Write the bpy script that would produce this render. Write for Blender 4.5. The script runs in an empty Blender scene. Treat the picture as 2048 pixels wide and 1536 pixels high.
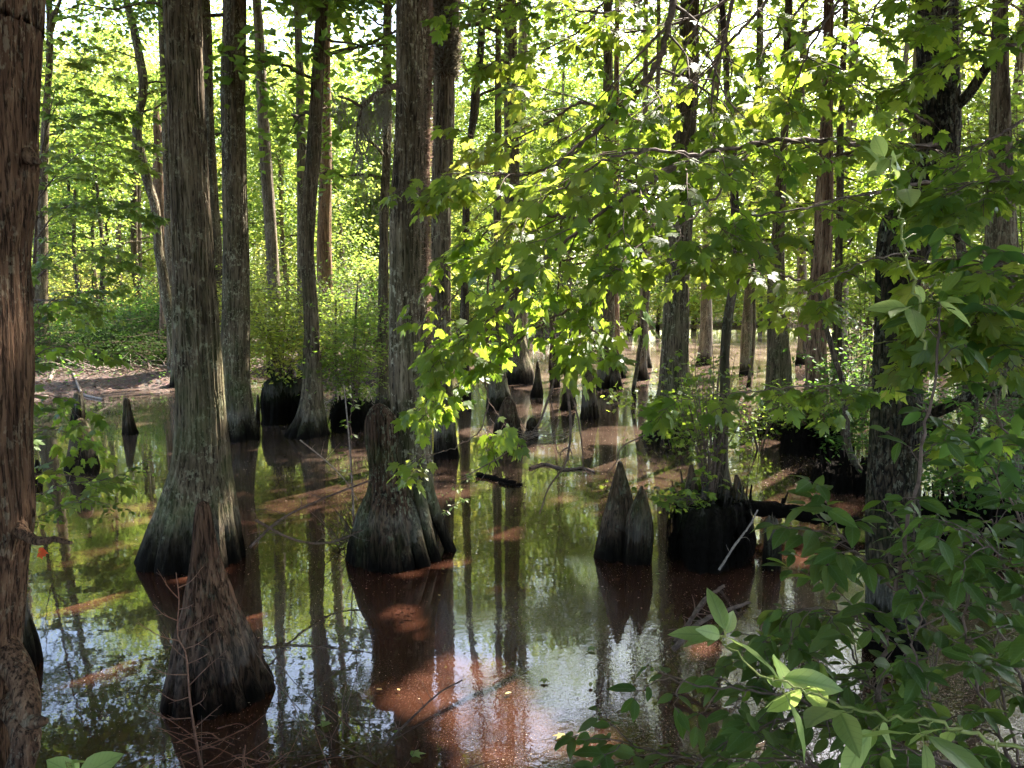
import bpy, math, random
import numpy as np
R = math.radians
rng = np.random.default_rng(7)
sc = bpy.context.scene
col = sc.collection
# ---------------------------------------------------------------- camera
CAMH, PITCH, F = 2.2, R(6.4), 1593.0
CAM = np.array([0.0, 0.0, CAMH])
FW = np.array([0, math.cos(PITCH), -math.sin(PITCH)])
UP = np.array([0, math.sin(PITCH), math.cos(PITCH)])
def ray(px, py):
    return np.array([1.0, 0, 0]) * ((px - 1024) / F) + UP * ((768 - py) / F) + FW
def P(px, py, D):
    d = ray(px, py)
    return CAM + d * (D / d[1])
def G(px, py, z=0.0):
    d = ray(px, py)
    return CAM + d * ((z - CAMH) / d[2])
def gd(py):
    return G(1024, py)[1]
# ---------------------------------------------------------------- sun
SUN_AZ, SUN_EL = R(38), R(50)          # measured from +Y towards +X
SUN = np.array([math.sin(SUN_AZ) * math.cos(SUN_EL), math.cos(SUN_AZ) * math.cos(SUN_EL), math.sin(SUN_EL)])
NGAPS = []
GAPS = []                               # openings in the canopy: (point, radius)
def keep_mask(pos, tmin=1.6):
    k = np.ones(len(pos), bool)
    for p, r in GAPS:
        v = pos - p
        t = v @ SUN
        d2 = (v * v).sum(1) - t * t
        k &= ~((t > tmin) & (d2 < r * r))
    for p, r in NGAPS:
        v = pos - p
        t = v @ SUN
        d2 = (v * v).sum(1) - t * t
        k &= ~((t > .12) & (d2 < r * r))
    return k
# ---------------------------------------------------------------- mesh builder
class MB:
    def __init__(s):
        s.v, s.f, s.n, s.uv, s.hasuv = [], [], 0, [], False
    def add(s, V, Fs, uv=None):
        """V (n,3); Fs (m,k) int array, faces all k-gons; uv (n,2)"""
        V = np.asarray(V, float); Fs = np.asarray(Fs, int)
        if len(V) == 0 or len(Fs) == 0: return
        s.v.append(V); s.f.append(Fs + s.n); s.n += len(V)
        s.uv.append(np.zeros((len(V), 2)) if uv is None else uv)
        if uv is not None: s.hasuv = True
    def build(s, name, mat, parent=None, origin=None, smooth=True):
        me = bpy.data.meshes.new(name)
        if s.n:
            V = np.concatenate(s.v)
            if origin is not None: V = V - origin
            me.vertices.add(len(V)); me.vertices.foreach_set('co', V.astype(np.float32).ravel())
            loops = np.concatenate([f.ravel() for f in s.f])
            tot = np.concatenate([np.full(len(f), f.shape[1]) for f in s.f])
            st = np.concatenate([[0], np.cumsum(tot)[:-1]])
            me.loops.add(len(loops)); me.loops.foreach_set('vertex_index', loops.astype(np.int32))
            me.polygons.add(len(tot)); me.polygons.foreach_set('loop_start', st.astype(np.int32))
            me.polygons.foreach_set('loop_total', tot.astype(np.int32))
            me.polygons.foreach_set('use_smooth', np.full(len(tot), smooth))
            if s.hasuv:
                U = np.concatenate(s.uv)[loops]
                l = me.uv_layers.new(name='UVMap'); l.data.foreach_set('uv', U.astype(np.float32).ravel())
            me.update(calc_edges=True); me.validate()
        me.materials.append(mat)
        o = bpy.data.objects.new(name, me); col.objects.link(o)
        if parent is not None: o.parent = parent
        return o
def tag(o, label=None, cat=None, group=None, kind=None):
    for k, v in (('label', label), ('category', cat), ('group', group), ('kind', kind)):
        if v: o[k] = v
    return o
def empty(name, loc, label, cat, group=None):
    o = bpy.data.objects.new(name, None); col.objects.link(o)
    o.location = loc; o.empty_display_size = .2
    return tag(o, label, cat, group)
def smooth_path(pts, n):
    """Catmull-Rom resample of (m,k) rows to n rows"""
    pts = np.asarray(pts, float)
    m = len(pts)
    if m == 2:
        t = np.linspace(0, 1, n)[:, None]; return pts[0] * (1 - t) + pts[1] * t
    q = np.vstack([2 * pts[0] - pts[1], pts, 2 * pts[-1] - pts[-2]])
    d = np.concatenate([[0], np.cumsum(np.linalg.norm(np.diff(pts[:, :3], axis=0), axis=1))])
    t = np.interp(np.linspace(0, d[-1], n), d, np.arange(m))
    i = np.minimum(t.astype(int), m - 2); u = (t - i)[:, None]
    a, b, c, e = q[i], q[i + 1], q[i + 2], q[i + 3]
    return .5 * (2 * b + (c - a) * u + (2 * a - 5 * b + 4 * c - e) * u ** 2 + (3 * b - a - 3 * c + e) * u ** 3)
def tube(mb, pts, rad, seg=6, cap=True):
    pts = np.asarray(pts, float); n = len(pts)
    rad = np.broadcast_to(np.asarray(rad, float), (n,))
    T = np.gradient(pts, axis=0); T /= np.linalg.norm(T, axis=1)[:, None] + 1e-9
    ref = np.array([0, 0, 1.0]) if abs(T[0][2]) < .9 else np.array([1.0, 0, 0])
    A = np.cross(T, ref); A /= np.linalg.norm(A, axis=1)[:, None] + 1e-9
    B = np.cross(T, A)
    th = np.linspace(0, 2 * math.pi, seg, endpoint=False)
    V = pts[:, None] + rad[:, None, None] * (np.cos(th)[None, :, None] * A[:, None] + np.sin(th)[None, :, None] * B[:, None])
    V = V.reshape(-1, 3)
    i = np.arange(n - 1)[:, None] * seg; j = np.arange(seg)[None]
    j2 = (j + 1) % seg
    Fq = np.stack([i + j, i + j2, i + seg + j2, i + seg + j], -1).reshape(-1, 4)
    mb.add(V, Fq)
    if cap:
        c = len(V)
        mb.add(np.vstack([V[-seg:], pts[-1] + T[-1] * rad[-1] * .6]), np.stack([np.arange(seg), (np.arange(seg) + 1) % seg, np.full(seg, seg)], -1))
def pnoise(th, z, seed, ks=(2, 3, 5), zf=1.0):
    r = np.random.default_rng(seed); out = 0
    for k in ks:
        out = out + np.cos(k * th + r.uniform(0, 6.28) + r.uniform(.3, 1) * zf * z * r.choice([-1, 1]) + .6 * np.sin(z * zf * r.uniform(.5, 1.4) + r.uniform(0, 6))) / len(ks)
    return out
def trunk_mesh(mb, sp, seg=48, step=.06, flute=0.0, fn=9, fz=.9, ridge=.012, seed=0, lump=.03, jag=0.0, elong=None):
    """sp rows x,y,z,r bottom to top. fluted near the base, ridged bark, optional broken top"""
    n = max(8, int((sp[-1][2] - sp[0][2]) / step))
    S = smooth_path(sp, n)
    S[:, 3] = np.maximum(S[:, 3], .004)
    th = np.linspace(0, 2 * math.pi, seg, endpoint=False)[None]
    z = S[:, 2:3]; r = S[:, 3:4]
    rr = np.random.default_rng(seed)
    fl = flute * np.exp(-np.maximum(z, 0) / fz)
    ph = rr.uniform(0, 6.28); w = .25 * np.sin(z * 1.3 + ph)
    prof = np.abs(np.cos(fn * .5 * (th + w) + .5 * np.sin(2 * th + ph))) ** .7 - .55 + .25 * np.cos(3 * th + ph * 2)
    fac = 1 + fl * prof + lump * pnoise(th, z, seed + 5, (2, 3), 2.2) + lump * .5 * pnoise(th, z, seed + 9, (1, 4, 6), 5) + lump * .35 * pnoise(th, z, seed + 13, (2, 5, 9), 14)
    k1, k2 = int(seg * .23), int(seg * .37)
    rad = r * fac + ridge * (.6 * pnoise(th, z, seed + 1, (k1, k1 + 3), 2.5) + .4 * pnoise(th, z, seed + 2, (k2,), 5)) * np.minimum(1, r / .1)
    V = np.empty((n, seg, 3))
    V[..., 0] = S[:, 0:1] + rad * np.cos(th); V[..., 1] = S[:, 1:2] + rad * np.sin(th); V[..., 2] = z
    if jag:
        top = rr.uniform(-1, .25, seg); top = .5 * top + .5 * np.roll(top, 1)
        V[-1, :, 2] += jag * top; V[-2, :, 2] += jag * top * .6
    Vf = V.reshape(-1, 3)
    i = np.arange(n - 1)[:, None] * seg; j = np.arange(seg)[None]; j2 = (j + 1) % seg
    mb.add(Vf, np.stack([i + j, i + j2, i + seg + j2, i + seg + j], -1).reshape(-1, 4))
    c = np.array([[S[-1, 0], S[-1, 1], S[-1, 2] + (S[-1, 3] * .5 if not jag else -jag)]])
    mb.add(np.vstack([V[-1], c]), np.stack([np.arange(seg), (np.arange(seg) + 1) % seg, np.full(seg, seg)], -1))
    return S
def flakes(mb, S, n, z0, z1, l0, l1, w, rg, out=1.01):
    z = rg.uniform(z0, z1, n); a = rg.uniform(0, 2 * math.pi, n)
    c = np.stack([np.interp(z, S[:, 2], S[:, k]) for k in range(4)], 1)
    d = np.stack([np.cos(a), np.sin(a), 0 * a], 1)
    pos = c[:, :3] + d * (c[:, 3] * out)[:, None]; pos[:, 2] = z
    u = np.linspace(0, 1, 5); V = np.array([[x, s * .5 * (1 - .5 * x), .03 * math.sin(3 * x) + .16 * x * x] for x in u for s in (-1, 1)])
    Fc = np.array([[2 * i, 2 * i + 2, 2 * i + 3, 2 * i + 1] for i in range(4)])
    V[:, 1] *= w
    up = np.where(rg.random(n) < .5, 1.0, -1.0)
    X = np.stack([rg.normal(0, .06, n), rg.normal(0, .06, n), up], 1)
    put_leaves(mb, (V, Fc, None), pos, X, d, rg.uniform(l0, l1, n))
# ---------------------------------------------------------------- leaves
def tri_fan(outline, center):
    o = np.array(outline, float); V = np.vstack([o, center]); n = len(o)
    return V, np.stack([np.arange(n), (np.arange(n) + 1) % n, np.full(n, n)], -1)
def T_rhomb():
    V = np.array([[0, 0, 0], [.45, .28, .03], [1, 0, -.08], [.45, -.28, .03]], float)
    return V, np.array([[0, 1, 2, 3]]), None
def T_maple():
    h = [(0, 0), (-.04, .13), (.10, .22), (.12, .38), (.27, .35), (.40, .46), (.64, .53), (.56, .37), (.61, .29), (.50, .17), (.72, .22), (.78, .13), (.88, .10), (1.03, 0)]
    o = h + [(x, -y) for x, y in h[-2:0:-1]]
    V, Fc = tri_fan([(x, y, 0) for x, y in o], [[.33, 0, 0]])
    x, y = V[:, 0], V[:, 1]
    V[:, 2] = -.32 * y * y - .22 * x * x + .05 * np.abs(y) + .03 * np.sin(9 * x) * np.sign(y)
    return V, Fc, np.stack([x, y + .5], 1)
def T_star():
    o = [(0, 0), (.1, .38), (.3, .3), (.62, .5), (.55, .18), (1, 0), (.55, -.18), (.62, -.5), (.3, -.3), (.1, -.38)]
    V, Fc = tri_fan([(x, y, -.25 * y * y - .15 * x * x) for x, y in o], [[.35, 0, 0]])
    return V, Fc, None
def T_oval(w=.24):
    xs = np.array([0, .06, .16, .3, .46, .62, .78, .9, 1.0])
    ws = w * np.array([.06, .42, .76, .97, 1, .88, .6, .28, .0])
    rows = []
    for x, a in zip(xs, ws):
        for s in (-1, -.5, 0, .5, 1):
            rows.append((x, a * s, .18 * abs(a * s) - .22 * x * x + .010 * math.sin(26 * x + s)))
    V = np.array(rows); m = len(xs)
    Fc = [[i * 5 + j, (i + 1) * 5 + j, (i + 1) * 5 + j + 1, i * 5 + j + 1] for i in range(m - 1) for j in range(4)]
    return V, np.array(Fc), np.stack([V[:, 0], V[:, 1] + .5], 1)
def T_small():
    V = np.array([[0, 0, 0], [.3, .22, .03], [.7, .2, 0], [1, 0, -.08], [.7, -.2, 0], [.3, -.22, .03]], float)
    return V, np.array([[0, 1, 2, 3], [3, 4, 5, 0]]), None
SL = (T_rhomb()[0] * [1, .33, 1], T_rhomb()[1], None)
RH, MA, ST, OV, OV2, SM = T_rhomb(), T_maple(), T_star(), T_oval(), T_oval(.2), T_small()
def frames(N, X, Nrm):
    X = X / (np.linalg.norm(X, axis=1)[:, None] + 1e-9)
    Z = Nrm - (Nrm * X).sum(1)[:, None] * X
    Z /= np.linalg.norm(Z, axis=1)[:, None] + 1e-9
    return np.stack([X, np.cross(Z, X), Z], 1)      # rows
def put_leaves(mb, T, pos, X, Nrm, size):
    V, Fc, uv = T
    n = len(pos)
    if n == 0: return
    M = frames(n, X, Nrm)
    W = np.einsum('vk,nkj->nvj', V, M) * np.broadcast_to(size, (n,))[:, None, None] + pos[:, None]
    Fs = (Fc[None] + (np.arange(n) * len(V))[:, None, None]).reshape(-1, Fc.shape[1])
    mb.add(W.reshape(-1, 3), Fs, None if uv is None else np.tile(uv, (n, 1)))
def rand_leaves(mb, pos, size, rg, T=RH, tilt=.7, cull=True, tmin=1.6, droop=.25):
    if cull: pos = pos[keep_mask(pos, tmin)]
    n = len(pos)
    a = rg.uniform(0, 2 * math.pi, n)
    X = np.stack([np.cos(a), np.sin(a), rg.normal(-droop, .35, n)], 1)
    Nn = np.stack([rg.normal(0, tilt, n), rg.normal(0, tilt, n), np.ones(n)], 1)
    put_leaves(mb, T, pos, X, Nn, size * rg.uniform(.65, 1.3, n))
def clumps(centers, n, rad, flat, rg):
    c = np.repeat(centers, n, axis=0)
    g = rg.normal(0, 1, (len(c), 3)) * np.array([1, 1, flat])
    g *= (np.asarray(rad) * np.ones(len(centers)))[:, None].repeat(n, axis=0)
    return c + g
# ---------------------------------------------------------------- materials
class NT:
    def __init__(s, name):
        s.m = bpy.data.materials.new(name); s.m.use_nodes = True
        s.t = s.m.node_tree; s.t.nodes.clear()
        s.out = s.t.nodes.new('ShaderNodeOutputMaterial')
    def n(s, typ, **kw):
        x = s.t.nodes.new('ShaderNode' + typ)
        for k, v in kw.items():
            if k.startswith('i_'):
                key = k[2:]; key = int(key) if key.isdigit() else key.replace('_', ' ')
                s.set(x.inputs[key], v)
            else: setattr(x, k, v)
        return x
    def set(s, inp, v):
        if isinstance(v, bpy.types.NodeSocket): s.t.links.new(v, inp)
        elif isinstance(v, (tuple, list)) and inp.type == 'RGBA' and len(v) == 3: inp.default_value = (*v, 1)
        else: inp.default_value = v
    def math(s, op, a, b=0.0, clamp=False):
        x = s.n('Math', operation=op, use_clamp=clamp); s.set(x.inputs[0], a); s.set(x.inputs[1], b); return x.outputs[0]
    def noise(s, vec, scale, detail=2, rough=.55, dist=0.0):
        x = s.n('TexNoise'); s.set(x.inputs['Vector'], vec)
        x.inputs['Scale'].default_value = scale; x.inputs['Detail'].default_value = detail
        x.inputs['Roughness'].default_value = rough; x.inputs['Distortion'].default_value = dist
        return x.outputs['Fac']
    def ramp(s, fac, stops, interp='LINEAR'):
        x = s.n('ValToRGB'); s.set(x.inputs[0], fac); e = x.color_ramp.elements; x.color_ramp.interpolation = interp
        while len(e) < len(stops): e.new(.5)
        for k, (p, c) in enumerate(stops):
            e[k].position = p; e[k].color = (*c, 1) if not isinstance(c, (int, float)) else (c, c, c, 1)
        return x.outputs[0]
    def mix(s, fac, a, b, blend='MIX'):
        x = s.n('MixRGB', blend_type=blend); s.set(x.inputs[0], fac); s.set(x.inputs[1], a); s.set(x.inputs[2], b); return x.outputs[0]
    def mapping(s, vec, scale):
        x = s.n('Mapping'); s.set(x.inputs['Vector'], vec); x.inputs['Scale'].default_value = scale; return x.outputs[0]
def leaf_mat(name, cols, tcols, trans=.5, rough=.45, spec=.35, veins=False, blot=0.0):
    if spec <= .45 and trans > .42:        # new summer leaves let warm, slightly milky light through
        tcols = [(r * 1.06, g * .97, b * 1.3 + .02 * g) for r, g, b in tcols]; cols = [(r * 1.05, g * .97, b * 1.1) for r, g, b in cols]
    t = NT(name)
    rnd = t.n('NewGeometry').outputs['Random Per Island']
    oi = t.n('ObjectInfo').outputs['Random']
    cn = t.ramp(t.noise(t.n('NewGeometry').outputs['Position'], .55, 2, .6), [(.36, 0.0), (.64, 1.0)])
    f = t.math('ADD', t.math('MULTIPLY', rnd, .45), t.math('ADD', t.math('MULTIPLY', oi, .2), t.math('MULTIPLY', cn, .35)))
    n = len(cols)
    a = t.ramp(f, [(i / (n - 1), c) for i, c in enumerate(cols)])
    b = t.ramp(f, [(i / (n - 1), c) for i, c in enumerate(tcols)])
    bump = None
    if veins:
        uv = t.n('TexCoord').outputs['UV']
        sp = t.n('SeparateXYZ'); t.set(sp.inputs[0], uv)
        y = t.math('ABSOLUTE', t.math('SUBTRACT', sp.outputs[1], .5))
        mid = t.ramp(y, [(0.0, 1.0), (.012, 1.0), (.022, 0.0)])
        w = t.math('SINE', t.math('MULTIPLY', t.math('SUBTRACT', sp.outputs[0], t.math('MULTIPLY', y, 1.1)), 46))
        sv = t.ramp(w, [(.80, 0.0), (1.0, .6)])
        vv = t.math('MAXIMUM', mid, sv)
        a = t.mix(t.math('MULTIPLY', vv, .35), a, (.22, .30, .12)); b = t.mix(t.math('MULTIPLY', vv, .45), b, (.12, .22, .02))
        bp = t.n('Bump'); bp.inputs['Strength'].default_value = .35; bp.inputs['Distance'].default_value = .002; t.set(bp.inputs['Height'], vv)
        bump = bp.outputs[0]
        g = t.noise(t.n('TexCoord').outputs['Object'], 90, 1)
        spot = t.ramp(g, [(.74, 0.0), (.78, 1.0)])
        a = t.mix(t.math('MULTIPLY', spot, .5), a, (.13, .08, .03))
    p = t.n('BsdfPrincipled'); t.set(p.inputs['Base Color'], a)
    p.inputs['Roughness'].default_value = rough; p.inputs['Specular IOR Level'].default_value = spec
    tr = t.n('BsdfTranslucent'); t.set(tr.inputs[0], b)
    if bump: t.set(p.inputs['Normal'], bump)
    mx = t.n('MixShader'); mx.inputs[0].default_value = trans
    t.set(mx.inputs[1], p.outputs[0]); t.set(mx.inputs[2], tr.outputs[0]); t.set(t.out.inputs[0], mx.outputs[0])
    return t.m
def bark_mat(name, dark, mid, light, lichen=(.30, .33, .26), lic=.5, moss=.3, wet=True, sx=16, zs=.09, bump=.6, mossc=(.05, .075, .015), plates=False, wetz=.26, fine=60):
    dark, mid, light, lichen = [(r * 1.06, g, b * .86) for r, g, b in (dark, mid, light, lichen)]
    t = NT(name)
    oc = t.n('TexCoord').outputs['Object']
    oi = t.n('ObjectInfo').outputs['Random']
    vm = t.n('VectorMath', operation='ADD'); t.set(vm.inputs[0], oc)
    cmb = t.n('CombineXYZ'); t.set(cmb.inputs[0], t.math('MULTIPLY', oi, 37.0)); t.set(cmb.inputs[1], t.math('MULTIPLY', oi, 11.0)); t.set(vm.inputs[1], cmb.outputs[0])
    v = vm.outputs[0]
    st = t.mapping(v, (1, 1, zs))
    a = t.noise(st, sx, 4, .65, .6)
    b = t.noise(st, fine, 3, .7, .3)
    c = t.ramp(a, [(.32, dark), (.5, mid), (.70, light)])
    crack = t.ramp(b, [(.38, 0.0), (.50, 1.0)])
    c = t.mix(1.0, c, t.mix(crack, (.20, .18, .16), (1, 1, 1)), 'MULTIPLY')
    if plates:
        vo = t.n('TexVoronoi', feature='DISTANCE_TO_EDGE'); t.set(vo.inputs['Vector'], t.mapping(v, (1, 1, .35))); vo.inputs['Scale'].default_value = 26
        pl = t.ramp(vo.outputs['Distance'], [(.02, .25), (.14, 1.0)])
        c = t.mix(1.0, c, pl, 'MULTIPLY')
    big = t.noise(v, 1.7, 2)
    c = t.mix(t.ramp(big, [(.35, 0.0), (.7, .45)]), c, t.mix(1.0, c, (.45, .42, .4), 'MULTIPLY'))
    l1 = t.noise(t.mapping(v, (1, 1, .55)), 34, 3, .7); l2 = t.noise(v, 3.3, 2)
    lm = t.math('MULTIPLY', t.ramp(l1, [(.54, 0.0), (.60, 1.0)]), t.ramp(l2, [(.42, 0.0), (.60, 1.0)]))
    c = t.mix(t.math('MULTIPLY', lm, lic), c, lichen)
    lb = t.ramp(t.noise(v, 9, 3, .7), [(.63, 0.0), (.67, 1.0)])
    c = t.mix(t.math('MULTIPLY', lb, lic * .9), c, lichen)
    geo = t.n('NewGeometry'); sp = t.n('SeparateXYZ'); t.set(sp.inputs[0], geo.outputs['Position']); z = sp.outputs[2]
    if moss:
        mm = t.math('MULTIPLY', t.ramp(t.noise(v, 2.6, 4, .65), [(.44, 0.0), (.60, 1.0)]), moss)
        low = t.ramp(t.math('MULTIPLY', z, .35), [(.12, 1.0), (1, .25)])
        c = t.mix(t.math('MULTIPLY', mm, low), c, mossc)
    rough = .9
    if wet:
        k = t.noise(t.mapping(v, (1, 1, .2)), 7, 3, .7)
        zz = t.math('ADD', z, t.math('MULTIPLY', t.math('SUBTRACT', k, .5), -.60))
        pale = t.ramp(t.math('MULTIPLY', zz, 1.0), [(wetz, 0.0), (wetz + .03, 1.0), (wetz + .10, .7), (wetz + .26, 0.0)])
        c = t.mix(t.math('MULTIPLY', pale, t.ramp(big, [(.35, 0.0), (.6, .6)])), c, t.mix(b, (.10, .085, .07), (.30, .265, .22)))
        wetm = t.ramp(zz, [(wetz - .20, 1.0), (wetz - .04, .75), (wetz + .16, 0.0)])
        c = t.mix(wetm, c, (.007, .0055, .004))
    p = t.n('BsdfPrincipled'); t.set(p.inputs['Base Color'], c); p.inputs['Roughness'].default_value = rough
    p.inputs['Specular IOR Level'].default_value = .2
    if wet: t.set(p.inputs['Specular IOR Level'], t.math('SUBTRACT', .18, t.math('MULTIPLY', wetm, .14)))
    h = t.math('ADD', t.math('MULTIPLY', crack, .7), t.math('ADD', t.math('MULTIPLY', a, .9), t.math('MULTIPLY', l1, .35)))
    if plates: h = t.math('ADD', h, pl)
    bp = t.n('Bump'); bp.inputs['Strength'].default_value = bump; bp.inputs['Distance'].default_value = .02
    t.set(bp.inputs['Height'], h); t.set(p.inputs['Normal'], bp.outputs[0]); t.set(t.out.inputs[0], p.outputs[0])
    return t.m
def plain_mat(name, c1, c2, scale=20, rough=.85, bump=.3, zs=1.0):
    t = NT(name); v = t.mapping(t.n('TexCoord').outputs['Object'], (1, 1, zs))
    n = t.noise(v, scale, 3, .65); c = t.mix(t.ramp(n, [(.35, 0.0), (.65, 1.0)]), c1, c2)
    p = t.n('BsdfPrincipled'); t.set(p.inputs['Base Color'], c); p.inputs['Roughness'].default_value = rough
    p.inputs['Specular IOR Level'].default_value = .25
    bp = t.n('Bump'); bp.inputs['Strength'].default_value = bump; bp.inputs['Distance'].default_value = .01
    t.set(bp.inputs['Height'], n); t.set(p.inputs['Normal'], bp.outputs[0]); t.set(t.out.inputs[0], p.outputs[0]); return t.m
M = {}
M['bark_grey'] = bark_mat('bark_grey', (.045, .034, .024), (.13, .102, .075), (.245, .20, .152), lichen=(.28,.275,.21), lic=.6, moss=.45)
M['bark_lichen'] = bark_mat('bark_lichen', (.044, .034, .024), (.125, .10, .074), (.24, .20, .15), lichen=(.32, .32, .25), lic=.8, moss=.5, sx=13)
M['bark_red'] = bark_mat('bark_red', (.07, .038, .024), (.19, .12, .08), (.32, .22, .155), lic=.25, moss=.15, sx=18, zs=.06)
M['bark_near'] = bark_mat('bark_near', (.045, .024, .015), (.115, .066, .044), (.20, .125, .085), lichen=(.34, .31, .25), lic=.3, moss=0, wet=False, sx=22, zs=.06, bump=.8, fine=85)
M['bark_dark'] = bark_mat('bark_dark', (.025, .018, .013), (.075, .055, .042), (.15, .12, .09), lic=.35, moss=.3)
M['bark_maple'] = bark_mat('bark_maple', (.018, .013, .009), (.052, .040, .028), (.11, .088, .064), lichen=(.24, .25, .20), lic=.45, moss=.25, sx=18, zs=.3, plates=True, bump=.9)
M['bark_far'] = bark_mat('bark_far', (.07, .055, .045), (.17, .14, .115), (.30, .26, .22), lic=.5, moss=.2, sx=10)
M['deadwood'] = bark_mat('deadwood', (.08, .045, .03), (.22, .14, .10), (.38, .28, .21), lic=.2, moss=0, sx=14, wet=False)
M['bark_peel'] = bark_mat('bark_peel', (.055, .042, .030), (.15, .12, .09), (.28, .235, .18), lichen=(.40, .38, .31), lic=1.0, moss=.45, sx=11, zs=.12)
M['knee'] = bark_mat('knee', (.024, .014, .009), (.07, .044, .03), (.145, .10, .072), lic=.25, moss=.25, sx=17, zs=.09, wetz=.2)
M['knee_red'] = bark_mat('knee_red', (.032, .017, .011), (.095, .052, .036), (.185, .11, .078), lic=.10, moss=.05, sx=22, zs=.05, wetz=.14, bump=.9)
M['peat'] = bark_mat('peat', (.006, .004, .003), (.022, .015, .010), (.05, .035, .025), lichen=(.05, .06, .03), lic=.4, moss=.9, sx=9, zs=.5, mossc=(.02, .03, .008), wetz=.5, bump=1.0)
M['twig'] = plain_mat('twig', (.055, .035, .024), (.15, .10, .075), 40)
M['twig_red'] = plain_mat('twig_red', (.14, .065, .04), (.24, .13, .085), 40)
M['twig_pale'] = plain_mat('twig_pale', (.16, .12, .095), (.34, .27, .22), 40)
M['stem_green'] = plain_mat('stem_green', (.14, .17, .04), (.25, .26, .07), 40, .5)
M['moss'] = leaf_mat('spanish_moss', [(.17, .15, .11), (.27, .25, .19)], [(.22, .19, .13), (.32, .28, .2)], .3, .9, .1)
M['bristle'] = leaf_mat('bristle', [(.20, .13, .10), (.34, .26, .20)], [(.3, .2, .15), (.4, .28, .2)], .35, .9, .1)
M['leaf_cyp'] = leaf_mat('cypress_needles', [(.022, .055, .01), (.05, .10, .014), (.09, .145, .02)], [(.10, .22, .02), (.26, .42, .03), (.48, .60, .05)], .55)
M['leaf_far'] = leaf_mat('far_leaves', [(.025, .06, .012), (.07, .13, .022), (.12, .17, .03)], [(.12, .24, .03), (.34, .50, .05), (.62, .70, .09)], .52)
M['leaf_yel'] = leaf_mat('yellow_leaves', [(.06, .11, .015), (.13, .18, .025), (.20, .19, .03)], [(.30, .45, .03), (.60, .68, .07), (.78, .64, .09)], .55)
M['leaf_dark'] = leaf_mat('dark_leaves', [(.018, .05, .012), (.035, .08, .018), (.05, .11, .022)], [(.08, .20, .02), (.14, .32, .025), (.25, .42, .04)], .45, .5, .2)
M['leaf_maple'] = leaf_mat('maple_leaves', [(.022, .055, .008), (.04, .085, .012), (.06, .115, .014), (.10, .15, .022), (.12, .11, .03)], [(.14, .32, .015), (.26, .46, .02), (.38, .56, .025), (.52, .68, .045), (.6, .55, .07)], .52, .42, .4, veins=True)
M['leaf_shrub'] = leaf_mat('shrub_leaves', [(.017, .040, .007), (.030, .062, .011), (.047, .085, .017), (.08, .105, .03)], [(.07, .15, .012), (.14, .25, .02), (.23, .35, .035), (.33, .4, .06)], .36, .55, .18, veins=True)
M['leaf_pale'] = leaf_mat('pale_leaves', [(.12, .21, .05), (.20, .30, .08)], [(.45, .66, .10), (.62, .78, .18)], .5, .4, .45, veins=True)  # sunlight on the sprig is partly put into these pale colours
M['leaf_painted_shade'] = leaf_mat('painted_shade_leaves', [(.008, .018, .005), (.018, .035, .008), (.035, .06, .014)], [(.03, .07, .01), (.06, .12, .015)], .2, .7, .04)  # near-black colour carries the shade of the left bank thickets
M['leaf_fallen'] = leaf_mat('fallen_leaves', [(.30, .16, .06), (.42, .30, .12), (.25, .30, .10), (.5, .45, .3)], [(.4, .2, .06), (.5, .35, .1)], .2, .6)
US = [-2.0, -.75, -.6, -.44, -.36, -.25, -.18, -.14, -.1, -.06, 0, .08, .15, .4, .6, .75, 2.0]
DS = [9, 12, 14.5, 17.2, 19.5, 20, 19, 19.5, 25, 33, 38, 46, 52, 56, 50, 36, 16]
def shore(u): return np.interp(u, US, DS)
def height(x, y):
    yy = np.maximum(y, .5); u = x / yy; D = shore(u)
    n = .25 * np.sin(x * .9 + 1.3 * np.sin(y * .5)) + .2 * np.sin(y * 1.3 + x * .6) + .12 * np.sin(x * 2.7 + y * 1.9)
    s = np.clip((y - D + n * 1.6) / 2.6, 0, 1); s = s * s * (3 - 2 * s)
    far = -.45 + .72 * s + .10 * n * s + np.clip((y - D - 3) * .035, 0, 3.2)
    bs = np.clip((3.0 + .15 * np.sin(x * 2) - y + np.maximum(0, x - .8) * .5) / 1.0, 0, 1); bs = bs * bs * (3 - 2 * bs)
    near = -.45 + 1.0 * bs + .04 * n * bs
    return np.maximum(far, near)
EXPO = 2.95
HAZE = 0
# ================================================================ openings in the canopy where the photo shows sunlit spots
for px, py, r in [(790,1230,.20),(850,1265,.18),(880,1310,.18),(780,1390,.26),(860,1390,.30),(960,1420,.34),(1010,1490,.34),(1010,1180,.20),(1000,1070,.28),(1010,1250,.16),(920,1130,.18),(960,1340,.2),
                  (615,1300,.12),(250,1020,.28),(1215,1150,.12),(1290,1140,.10),(1620,1120,.22),(1120,1000,.2),(1240,870,.8),(1500,890,.5),(1080,820,.9),(1300,960,.4),
                  (190,770,1.1),(330,770,.7),(270,850,.3),(1720,860,.4),(1110,900,.5),(1600,960,.5),(900,990,.25),(1400,1300,.16),(1500,1480,.2),(1200,1500,.2),(1300,700,4),(1600,720,4),(1150,760,2),(1500,780,2.2),(1780,710,4),(1420,830,1.0),(1000,860,.7)]:
    GAPS.append((G(px, py), r))
for px, py, D, r in [(1470,1310,1.49,.05),(1540,1370,1.45,.07),(1620,1400,1.42,.07),(1700,1420,1.38,.06),(1560,1440,1.45,.06),(1800,440,2.05,.07),(1805,540,2.05,.06),(200,1520,1.25,.06)]:
    NGAPS.append((P(px, py, D), r)); GAPS.append((P(px, py, D), r + .03))
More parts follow.
